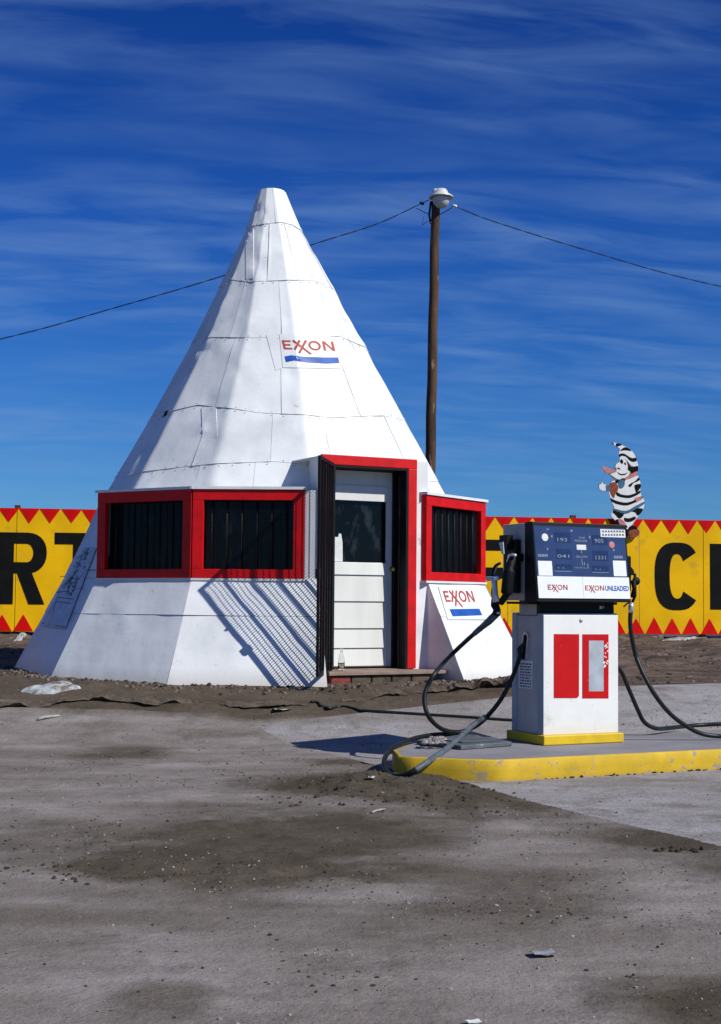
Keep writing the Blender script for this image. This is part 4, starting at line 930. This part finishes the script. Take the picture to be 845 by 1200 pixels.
# leaning face frame
f0 = PF.p(uHL, HB + IH, -vb); f1 = PF.p(uHL, HT_ + IH, -vt); wv = (f1 - f0).normalized(); fn = U.cross(wv).normalized()
if fn.dot(NV) < 0: fn = -fn
FF = FR(f0 + fn * .0005, U, fn, wv)
def ff(x, y, d=0): u, w = FF.hit(x, y, 0); return FF.p(u, w, d)
def fquad(x0, y0, x1, y1, d=0, sk=0.029, vs=.05):
    """rectangle on the leaning face; sides follow the face's own directions, taken from the top left pixel"""
    u0, w1 = FF.hit(x0, y0, 0); u1, _ = FF.hit(x1, y0 + (x1 - x0) * .02, 0); _, w0 = FF.hit(x0, y1, 0)
    return [FF.p(u0, w1, d), FF.p(u1, w1, d), FF.p(u1, w0, d), FF.p(u0, w0, d)]
def face(parent, name, m, q, t=.001):
    mb = MB(); mb.prism(q, fn * t); return mb.build(name, m, parent)
Uw = uHR - uHL
fw0, fw1 = .012, (f1 - f0).length - .010; fband = FF.hit(629, 675)[1]
dial = face(gp, 'dial_face', NAVY, [FF.p(.008, fw1, .001), FF.p(Uw - .012, fw1, .001), FF.p(Uw - .012, fband, .001), FF.p(.008, fband, .001)], .002)
band = face(gp, 'brand_band', CARDW, [FF.p(.008, fband - .001, .001), FF.p(Uw - .008, fband - .001, .001), FF.p(Uw - .008, fw0, .001), FF.p(.008, fw0, .001)], .006)
ud = FF.hit(683, 690)[0]; face(band, 'joint', TRIM, [FF.p(ud - .001, fband - .002, .007), FF.p(ud + .001, fband - .002, .007), FF.p(ud + .001, fw0, .007), FF.p(ud - .001, fw0, .007)], .0006)
def fword(x0, y0, x1, y1, d): return fquad(x0, y0, x1, y1, d)
for a in ((641, 685.2, 664.2, 691.2), (684.8, 686.2, 707.0, 692.0)):
    M, nn = quadmap(fword(*a, .0072)); polys_on(M, nn, exxon_polys(), .0008, .0002).build('lettering', LRED, band)
text_on(fword(708.3, 686.5, 736, 692.6, .0072), 'UNLEADED', LBLUE, band, bold=.03, d=.0006)
def disc(parent, name, m, x, y, r, d=.003):
    c = ff(x, y, d); mb = MB(); mb.lathe(c, [(r, 0), (r * .96, .003), (r * .5, .004)], 18, fn); return mb.build(name, m, parent, smooth=False)
disc(dial, 'round_badge', PAPER, 638.2, 629.8, .027); disc(dial, 'round_badge', PINK, 716.5, 638.6, .024)
for a in ((649, 623.5, 668, 636), (693, 627, 711, 638.5), (651, 643, 669, 655), (693.5, 645.5, 712, 657), (650, 661, 670, 668), (693.5, 663, 713, 670)): face(dial, 'dial_window', NAVYD, fquad(*a, .003), .0005)
for a, t in (((651, 629.5, 665.5, 634.5), '193'), ((694.5, 630.5, 708, 636), '905'), ((650.5, 649, 668.5, 653.5), '041'), ((695.5, 650.5, 711, 655.5), '1331'), ((651, 664.2, 667.5, 666.2), '0 . 6 . -'), ((695, 666, 710, 668), '0 . 6 . -')): text_on(fquad(a[0] + (a[2] - a[0]) * .12, a[1] + (a[3] - a[1]) * .15, a[2] - (a[2] - a[0]) * .10, a[3], .0038), t, DIGIT, dial, 'digits', bold=.005, d=.0003)
text_on(fquad(677.5, 629, 685, 631.4, .003), 'THIS', DIGIT, dial); text_on(fquad(673.2, 632.4, 687.5, 635, .003), 'PURCHASE', DIGIT, dial); text_on(fquad(674.5, 651, 688, 653.6, .003), 'GALLONS', DIGIT, dial)
text_on(fquad(673.5, 664.4, 690, 666.2, .003), 'PRICE PER GALLON', DIGIT, dial, bold=.01)
face(dial, 'price_tab', PAPER, fquad(675.3, 638.3, 686.3, 644.3, .003)); face(dial, 'rule', DIGIT, fquad(680.6, 644.5, 681.5, 648.5, .003)); face(dial, 'rule', DIGIT, fquad(681.2, 655, 682, 662.5, .003)); face(dial, 'rule', DIGIT, fquad(684, 659, 685, 662.5, .003)); face(dial, 'rule', DIGIT, fquad(688, 660.5, 689, 665, .003))
for a in ((649.5, 668.9, 669.5, 669.6), (693.5, 670.3, 713, 671), (640.6, 642, 642, 644.6), (718, 643.5, 719.6, 646), (645.5, 627, 647, 629.8), (689.8, 628, 691.4, 631), (640, 619.6, 643, 620.9), (668, 621, 670.6, 623)): face(dial, 'small_mark', DIGIT, fquad(*a, .003))
for x0, x1, y in ((630.3, 641.8, 651), (719, 729.5, 653)):
    for k in range(6): xx = x0 + (x1 - x0) * k / 6; face(dial, 'small_mark', DIGIT, fquad(xx, y - 1.6, xx + (x1 - x0) / 8, y + 1.6, .003))
for a in ((630, 657.2, 646.3, 674.5), (717.8, 657.0, 732.8, 675.2)): face(dial, 'white_card', CARDW, fquad(*a, .003))
stk = face(dial, 'sticker', PAPER, fquad(703, 620, 732, 629.2, .003))
for r in range(2):
    for k in range(8): face(stk, 'print_line', LINK, fquad(705.3 + k * 3.3, 621.8 + r * 4, 707.4 + k * 3.3, 624 + r * 4, .0045), .0003)
# left side of cabinet: hose slot and label
SFc = FR(PF.p(uL + .004, 0, 0), -NV, -U)        # u = inward depth, n = to the left
def sh(px, py, d=0): return SFc.hit(px, py, d)
mb = MB()
def slotpts(cx, y0, y1, r_px):
    (ua, za) = sh(cx, y0); (ub, zb2) = sh(cx, y1); return ua, za, ub, zb2
u1_, z1_ = sh(617, 747.5); u2_, z2_ = sh(614.5, 771); rr_ = .040
def stad(r, d):
    P = []
    for k in range(13): a = pi * k / 12; P.append(SFc.p(u1_ - r * cos(a), z1_ + r * sin(a), d))
    for k in range(13): a = pi * k / 12; P.append(SFc.p(u2_ + r * cos(a), z2_ - r * .4 * sin(a), d))
    return P
outer, inner = stad(rr_, .0), stad(rr_ - .014, .0); n = len(outer)
vs = outer + inner + [p + SFc.n * .012 for p in outer] + [p + SFc.n * .012 for p in inner]
mb.add(vs, [(2 * n + i, 2 * n + (i + 1) % n, 3 * n + (i + 1) % n, 3 * n + i) for i in range(n)] + [(i, (i + 1) % n, 2 * n + (i + 1) % n, 2 * n + i) for i in range(n)] + [(n + i, n + (i + 1) % n, 3 * n + (i + 1) % n, 3 * n + i) for i in range(n)])
mb.build('slot_rim', CHROME, cab)
mb = MB(); mb.prism(stad(rr_ - .014, .002), SFc.n * .001); mb.build('slot', INNER, cab)
lq = [SFc.p(*sh(x, y), .001) for x, y in ((608.5, 773.5), (624.5, 774.5), (624, 807.5), (608, 806))]
mb = MB(); mb.prism(lq, SFc.n * .0015); lb = mb.build('notice_label', mat('label_grey', (.85, .86, .86), .5, var=.05), cab)
M, nn = quadmap([p + SFc.n * .0015 for p in lq]); mb = MB()
for r in range(9):
    x = .1
    while x < .88: w = rnd.uniform(.06, .2); mb.prism([M(x, .90 - r * .1, .001), M(min(.92, x + w), .90 - r * .1, .001), M(min(.92, x + w), .85 - r * .1, .001), M(x, .85 - r * .1, .001)], nn * .0003); x += w + .05
mb.build('print_line', LINK, lb)
# left nozzle with its boot.  NL(px,py,off): point on a plane parallel to the pump side, off metres left of the head
HS = FR(PF.p(uHL, 0, 0), -NV, -U)
def NL(px, py, off): u, z = HS.hit(px, py, off); return HS.p(u, z, off)
mb = MB()
u_a, z_a = HS.hit(606, 660, .0)
HS.box(mb, .17, .33, 1.03 + IH, 1.40 + IH, .0, .05); boot = bevel(mb.build('nozzle_boot', BEZEL, gp), .012)
mb = MB(); HS.box(mb, .14, .20, 1.25 + IH, 1.30 + IH, .0, .09); HS.box(mb, .20, .30, 1.33 + IH, 1.43 + IH, .05, .10); mb.build('hook', BEZEL, boot)
mb = MB(); 
mb = MB(); mb.prism([NL(585.2, 636, .13), NL(590, 635, .13), NL(591.2, 649, .13), NL(588.5, 649.5, .13)], HS.n * .004); mb.build('paper_tag', PAPER, boot)
mb = MB(); c = NL(599, 653, .07); mb.lathe(c - HS.n * .02, [(.02, 0), (.026, .012), (.026, .04), (.016, .055), (.008, .062)], 14, HS.n + HS.u * -.5); mb.tube([NL(595, 658, .09), NL(600, 650, .09), NL(604, 651, .09)], .012, 8); mb.build('latch_knob', CHROME, boot, smooth=True)
nz = MB(); nz.tube(catmull([NL(604, 652, .05), NL(600, 658, .09), NL(597, 669, .12), NL(595, 682, .13), NL(593, 697, .13), NL(587, 706, .13)], 6), [.030] * 12 + [.040] * 12 + [.024] * 7, 12); noz = nz.build('nozzle', IRON, gp, smooth=True)
mb = MB(); mb.tube(catmull([NL(586, 660, .15), NL(580, 664, .155), NL(577.5, 673, .155), NL(579, 680, .155), NL(577, 694, .15), NL(579, 706, .14)], 6), .010, 8); mb.build('lever_guard', IRON, noz, smooth=True)
mb = MB(); mb.tube([NL(583.5, 661, .15), NL(578.5, 674, .15)], .006, 6); mb.build('lever', CHROME, noz)
mb = MB(); mb.tube([NL(571.5, 678.2, .17), NL(584, 677.5, .17)], .016, 10); mb.tube([NL(579, 677, .17), NL(579.6, 686, .17), NL(580.3, 697, .17), NL(581.5, 705, .17)], [.022, .020, .021, .026], 12); mb.build('silver_body', SILV, noz, smooth=True)
mb = MB()
for k in range(4): mb.tube([NL(592, 681 + k * 6, .12), NL(592, 684 + k * 6, .12)], .009, 6)
mb.build('guard_link', CHROME, noz)
mb = MB(); mb.tube([NL(580, 702, .14), NL(580, 709, .14), NL(583, 716, .14), NL(582, 720, .14)], [.026, .030, .024, .026], 12); c = NL(582, 718, .14)
mb.lathe(c - Vector((0, 0, .026)), [(.008, 0), (.026, .012), (.030, .026), (.026, .040), (.008, .052)], 14); mb.build('swivel', IRON, noz, smooth=True)
mb = MB(); mb.lathe(c - Vector((0, 0, .014)) + NV * .012, [(.006, 0), (.018, .006), (.020, .014), (.018, .022), (.006, .028)], 12); mb.build('swivel_cap', CHROME, noz, smooth=True)
mb = MB(); s1 = NL(582, 719, .14); s2 = NL(573, 728, .14); s3 = NL(563.5, 736, .15); s4 = NL(556, 742.5, .16)
mb.tube([s1, s2, s3], [.026, .026, .020], 12); mb.tube([s3, s4], [.021, .0185], 12); mb.build('hose_cuff', TAPE, noz, smooth=True)
# left hose
HR = .0158
def ipt(px, py, z): return onz(px, py, z)
slotp = SFc.p(*sh(616, 752), -.02)
path = [s4, NL(548, 749.5, .17), NL(530, 766.5, .2), at(512, 786, 9.9), at(500.5, 805, 9.85), at(497.3, 820, 9.82), at(501, 837, 9.80), at(511, 849.5, 9.85), at(524, 856.5, 9.95), at(541, 857.5, 10.05), at(558, 850.5, 10.05), at(572, 838.5, 10.02), at(588, 818, 9.98), at(601, 792, 9.95), at(609, 770, 9.95), SFc.p(*sh(613.5, 760), .03), slotp]
mb = MB(); mb.tube(catmull(path, 7), HR, 12); ho = mb.build('hose', RUBBER, gp, smooth=True); ho['label'] = 'black hose hanging in a deep curve left of the pump'
path2 = [at(577, 835, 9.99), at(566, 842, 9.98), at(553, 851, 9.93), at(534, 868.5, 9.55), at(519, 880.5, 9.1), at(503, 891.5, 8.83), at(488, 901.5, 8.74), at(473, 908.3, 8.76), at(460, 908.5, 8.86), at(451.5, 901, 9.0), at(450.5, 890, 9.12), at(456, 881, 9.3), at(468, 872.5, 9.48), at(485, 865.5, 9.72), at(505, 861.5, 9.9), at(525, 860, 10.0), at(543, 857.5, 10.03)]
cpts = catmull(path2, 7)
mb = MB(); mb.tube(cpts[10:], HR, 12); h2 = mb.build('hose', RUBBER, gp, smooth=True); h2['label'] = 'black hose looped low over the end of the kerb'
mb = MB(); mb.tube(cpts[5:44], [HR + .002 + .0008 * rnd.random() for _ in cpts[5:44]], 12); mb.build('hose_wrap', TAPE, gp, smooth=True)
# right nozzle and hose
HSR = FR(PF.p(uHR, 0, 0), -NV, U)
mb = MB(); HSR.box(mb, .02, .16, 1.05 + IH, 1.30 + IH, 0, .045)
mb.hexa([HSR.p(-.0, 1.16 + IH, .006), HSR.p(.05, 1.16 + IH, .006), HSR.p(.05, 1.165 + IH, .062), HSR.p(-.0, 1.165 + IH, .062), HSR.p(-.0, 1.25 + IH, .004), HSR.p(.05, 1.25 + IH, .004), HSR.p(.05, 1.20 + IH, .055), HSR.p(-.0, 1.20 + IH, .055)])
b2 = bevel(mb.build('nozzle_boot', BEZEL, gp), .008)
def Rr(px, py, v=.03): u, z = PF.hit(px, py, -v); return PF.p(u, z, -v)
mb = MB(); c = Rr(746.5, 681, .03); mb.lathe(c - NV * .01, [(.008, -.018), (.028, -.010), (.030, .004), (.022, .018), (.008, .024)], 14, NV); mb.tube([Rr(742, 680), Rr(743.5, 690), Rr(741.5, 700)], [.020, .016, .020], 10); mb.tube([Rr(744, 672), Rr(744.5, 698), Rr(741, 706)], .010, 8)
nr = mb.build('nozzle', IRON, gp, smooth=True)
mb = MB(); mb.tube([Rr(740, 706), Rr(739.5, 712), Rr(739.2, 718)], [.017, .020, .018], 12); mb.build('hose_cuff', CHROME, nr, smooth=True)
mb = MB(); mb.tube([Rr(738, 706, .0), Rr(734, 708, .0), Rr(731, 711, .0)], .006, 6); mb.build('catch', IRON, nr)
rp_ = [Rr(739.2, 716), Rr(738.5, 728), Rr(740, 745), at(745, 768, 10.05), at(754, 790, 10.0), at(768, 815, 9.98), at(785, 836, 10.05), at(803, 850, 10.1), at(820, 859, 10.15), at(838, 862.5, 10.18), at(860, 862.5, 10.2), at(885, 860, 10.35), at(898, 855, 10.7), at(888, 850, 10.95), at(868, 847.5, 11.0), at(845, 848.5, 10.98), at(815, 850, 10.95), at(785, 853, 10.7), at(768, 853.5, 10.5), at(755, 846, 10.45), at(748, 833, 10.4), at(738, 810, 10.35), at(729, 789, 10.3), at(722, 780, 10.25)]
for i, p in enumerate(rp_):
    if 8 <= i <= 18: p.z = max(p.z, (IH if (p.y * .9013 - p.x * .4331) < A2.y * .9013 - A2.x * .4331 + 1.1 else float(base(p.y)) + .008) + HR)
mb = MB(); mb.tube(catmull(rp_, 7), HR, 12); h3 = mb.build('hose', RUBBER, gp, smooth=True); h3['label'] = 'black hose drooping from the right nozzle to the island'

# ------------------------------------------------------------------ things on the ground
def onground(px, py, lift=0):
    p = onz(px, py, 0)
    for _ in range(25):
        z = float(gz(p.x, p.y)) + lift
        if padin(p.x, p.y) > 0: z = max(z, float(base(p.y)) + .008 + lift)
        p = onz(px, py, p.z * .6 + z * .4)
    return p
def cable(name, pts, r, label):
    P = [onground(x, y, r * .8) for x, y in pts]; C_ = catmull(P, 8)
    for q in C_: q.z = max(q.z, float(gz(q.x, q.y)) + r * .4)
    mb = MB(); mb.tube(C_, r, 8); o = mb.build(name, RUBBER, None, smooth=True, loc=C_[0]); tag(o, label, 'cable'); return o
cable('ground_cable', [(364, 822), (374, 825.5), (384, 829.5), (400, 831.5), (430, 833), (470, 835.5), (510, 838), (550, 840.5), (590, 843.5), (640, 846)], .013, 'thin black cable lying on the concrete between the doorstep and the pump')
# overhanging crusts of dried mud
def crust(name, pts, hs, label):
    P = [onground(x, y) for x, y in pts]; C_ = catmull(P, 10); n = len(C_); mb = MB(); rows_ = 7
    for i, p in enumerate(C_):
        t = i / (n - 1); h = float(np.interp(t, np.linspace(0, 1, len(hs)), hs)) * max(-.1, -.55 + 2.3 * float(fbm(i * .22, 2.2, 3, 5))); jy = .05 * (float(fbm(i * .4, 7.7, 4, 2)) - .5)
        g = float(gz(p.x, p.y))
        prof = [(.45, -.02), (.25, h * .55), (.09, h * .95), (0, h), (-.012, h * .88), (.03, h * .45), (.10, -.03)]
        for k, (dy, dz) in enumerate(prof):
            nz_ = .012 * (float(vn(i * 1.7, k * 3.1, 4)) - .5) if 0 < k < 6 else 0
            mb.v.append((p.x + nz_, p.y + dy + jy, float(gz(p.x, p.y + dy + jy)) * .7 + g * .3 + dz + nz_ * .6))
    for i in range(n - 1):
        for k in range(rows_ - 1): mb.f.append((i * rows_ + k, (i + 1) * rows_ + k, (i + 1) * rows_ + k + 1, i * rows_ + k + 1)); mb.mi.append(0)
    o = mb.build(name, LEDGE, smooth=False); tag(o, label, kind='stuff'); return o
crust('mud_ledge', [(-40, 832), (0, 830), (40, 828), (80, 826.5), (130, 827), (180, 826.5), (220, 827.5), (270, 829), (320, 830.5), (360, 830)], [.02, .03, .045, .05, .05, .035, .045, .05, .03, .01], 'dark overhanging crust of dried mud left of the doorstep')
crust('mud_ledge', [(400, 822), (440, 817), (480, 813), (510, 809.5), (540, 808.5), (575, 807.5), (610, 806.5), (650, 806)], [.012, .02, .03, .045, .075, .09, .10, .10], 'dark overhanging crust of dried mud before the right wall of the white building')
# old snow
def snow(pts, h, label):
    mb = MB(); P = [onground(x, y) for x, y in pts]; c = sum(P, Vector()) / len(P); n = len(P); R_ = []
    PP = []
    for i in range(n):
        for k in range(6): PP.append(P[i].lerp(P[(i + 1) % n], k / 6))
    rings = [(1, -.02), (.92, h * .5), (.75, h * .9), (.5, h), (.25, h * .9), (0.02, h * .95)]
    for s, z in rings:
        for i, p in enumerate(PP):
            q = c.lerp(p, s * (1 + .18 * (float(fbm(i * .7, s * 2, 3, 3)) - .5))); mb.v.append((q.x, q.y, float(gz(q.x, q.y)) + z + .02 * (float(vn(q.x * 14, q.y * 14)) - .4)))
    m = len(PP)
    for j in range(len(rings) - 1):
        for i in range(m): mb.f.append((j * m + i, j * m + (i + 1) % m, (j + 1) * m + (i + 1) % m, (j + 1) * m + i)); mb.mi.append(0)
    o = mb.build('snow_patch', SNOW, smooth=True, loc=c); tag(o, label, kind='stuff')
snow([(22, 812), (40, 806), (62, 800.5), (85, 800), (97, 807), (90, 811.5), (60, 812), (40, 814)], .035, 'small dirty patch of old snow at the left foot of the white building')
snow([(775, 751), (800, 747.5), (830, 746), (870, 745.5), (875, 748), (830, 749), (800, 752)], .03, 'thin strip of old snow below the right end of the yellow wall')
snow([(16, 749), (30, 746.5), (36, 748.5), (24, 751)], .03, 'small fleck of old snow under the left end of the yellow wall')
# litter
def scrap(name, px, py, w, h, m, label, cat, ang=.3, curl=.01):
    c = onground(px, py, .004); mb = MB(); n = 5
    for t_ in (0, .0015):
        for j in range(n):
            for i in range(n):
                a, b = (i / (n - 1) - .5) * w, (j / (n - 1) - .5) * h; mb.v.append((c.x + a * cos(ang) - b * sin(ang) + .004 * sin(j * 3), c.y + a * sin(ang) + b * cos(ang), c.z + .003 + t_ + curl * (abs(a) / w) * (1.2 + sin(i * 2.2 + j))))
    for l_ in (0, 1):
        for j in range(n - 1):
            for i in range(n - 1): k = l_ * n * n + j * n + i; mb.f.append((k, k + 1, k + n + 1, k + n)); mb.mi.append(0)
    o = mb.build(name, m, None, smooth=True, loc=c); tag(o, label, cat)
LIT = mat('translucent_litter', (.36, .38, .40), .35, var=.2, scale=30)
scrap('plastic_scrap', 637, 1119, .085, .055, LIT, 'crumpled pale plastic scrap lying alone on the grey foreground', 'litter')
scrap('paper_scrap', 435, 912, .05, .05, PAPER, 'small white paper scrap in the brown mud left of the kerb', 'litter')
scrap('paper_scrap', 555, 1199, .04, .03, PAPER, 'small white paper scrap at the bottom edge of the foreground', 'litter', curl=.003)
scrap('paper_scrap', 330, 832, .14, .10, PAPER, 'white paper scrap at the left end of the black ground cable', 'litter')
def stick(a, b, r, label, m=PALE):
    A, B = onground(*a, r), onground(*b, r); mb = MB(); mb.tube([A, A.lerp(B, .3) + Vector((0, 0, r * .7)), A.lerp(B, .7) + Vector((.0, .01, r * .2)), B], [r, r * 1.1, r * .9, r * .6], 7); o = mb.build('stick', m, None, smooth=True, loc=A); tag(o, label, 'stick')
stick((44, 843), (70, 838.5), .012, 'pale stick lying in the mud left of the white building front')
stick((436, 952), (452, 948), .006, 'short pale twig in the brown mud before the kerb')
def clodpile(px, py, n, spread, s, label, name='mud_clods'):
    c = onground(px, py); mb = MB()
    for _ in range(n):
        r = rnd.random() ** .6 * spread; a = rnd.random() * 6.3; p = Vector((c.x + r * cos(a), c.y + r * sin(a) * .8, 0)); rockv(mb, p, s * rnd.uniform(.35, 1.2))
    o = mb.build(name, CLOD, smooth=False); tag(o, label, kind='stuff')
FSTONE = mat('dusty_stone', (.20, .16, .13), .9, var=.3, scale=20)
def rockv(mb, p, s, sink=.3):
    z = float(gz(p.x, p.y))
    if padin(p.x, p.y) > .0: z = max(z, float(base(p.y)) + .008)
    a = rnd.random() * 6.3; sx, sy, szz = s * rnd.uniform(.6, 1.15), s * rnd.uniform(.6, 1.1), s * rnd.uniform(.7, 1.3); k = len(mb.v)
    top = (p.x + rnd.uniform(-.2, .2) * s, p.y, z + szz * (1 - sink)); mb.v.append(top)
    for j, (rz, rr2) in enumerate(((.55, .75), (-.1, 1.0))):
        for i in range(5):
            b = a + i * 1.2566 + j * .6; q = rnd.uniform(.8, 1.15) * rr2; mb.v.append((p.x + sx * q * cos(b), p.y + sy * q * sin(b), z + szz * (rz - sink * .5)))
    for i in range(5):
        j = (i + 1) % 5; mb.f += [(k, k + 1 + i, k + 1 + j), (k + 1 + i, k + 6 + i, k + 1 + j), (k + 1 + j, k + 6 + i, k + 6 + j)]; mb.mi += [0, 0, 0]
clodpile(795, 997, 16, .11, .022, 'dark mud clods by the slab edge at the right')
clodpile(583, 952, 7, .06, .014, 'small dark clods on the slab before the kerb')
clodpile(455, 925, 150, .75, .017, 'mud clods round the left end of the kerb')
clodpile(70, 1027, 30, .30, .016, 'broken mud clods in the left foreground')
clodpile(760, 902, 22, .05, .016, 'clods against the foot of the yellow kerb') if False else None
mb = MB()
for k in range(60):
    t = 2.0 * rnd.random() ** .8 + .15; p = A2 + ID * t - IN * rnd.uniform(.0, .035); rockv(mb, Vector((p.x, p.y, 0)), rnd.uniform(.004, .018))
tag(mb.build('kerb_dirt', CLOD), 'dark crumbs of dirt along the foot of the yellow kerb', kind='stuff')
for name, m, cnt, smin, smax, lab, dens in (('pebbles', STONE, 2600, .0018, .010, 'grey pebbles scattered over the ground', 'all'), ('dirt_crumbs', CLOD, 7000, .0015, .010, 'dark crumbs of dirt scattered over the ground', 'mud'), ('pale_gravel', PALE, 1500, .0015, .007, 'pale gravel grains scattered over the ground', 'all')):
    mb = MB(); c_ = 0; tries = 0
    while c_ < cnt and tries < cnt * 8:
        tries += 1
        y = 3.0 + 10.0 * rnd.random() ** 1.1; x = (rnd.random() - .5) * (y * .56 + .6)
        mm_ = float(mudmask(x, y)); cl_ = float(fbm(x * 1.7, y * 1.7, 3, 21))
        pr = (.25 + .75 * mm_ if dens == 'mud' else .6) * (1.6 if cl_ > .56 else .25)
        if rnd.random() > pr: continue
        rockv(mb, Vector((x, y, 0)), smin + (smax - smin) * rnd.random() ** 4.2); c_ += 1
    tag(mb.build(name, m), lab, kind='stuff')
# gravel along the foot of the building, bigger rubble far off
mb = MB(); mb2 = MB()
for k in range(800):
    ph = rnd.uniform(-85, 75); r = (Rp(.33) * pf(ph) + .02 + abs(rnd.gauss(0, .16))); p = V(ph, r, 0)
    if 12 < ph < 42 and r < 2.7: continue
    rockv(mb if rnd.random() < .5 else mb2, p, rnd.uniform(.005, .028) * (1 if rnd.random() < .9 else 1.5))
tag(mb.build('base_gravel', FSTONE), 'grey stones round the foot of the white building', kind='stuff'); tag(mb2.build('base_dirt', CLOD), 'dark clods round the foot of the white building', kind='stuff')
mb = MB(); mb2 = MB()
for k in range(2600):
    y = rnd.uniform(13.5, 24.5); x = rnd.uniform(-.30 * y, .30 * y)
    if hypot(x - TX, y - TY) < 3: continue
    rockv(mb if rnd.random() < .2 else mb2, Vector((x, y, 0)), rnd.uniform(.006, .036) * rnd.random() ** .5)
tag(mb.build('far_stones', FSTONE), 'pale stones scattered before the yellow wall', kind='stuff'); tag(mb2.build('far_clods', CLOD), 'dark clods scattered before the yellow wall', kind='stuff')
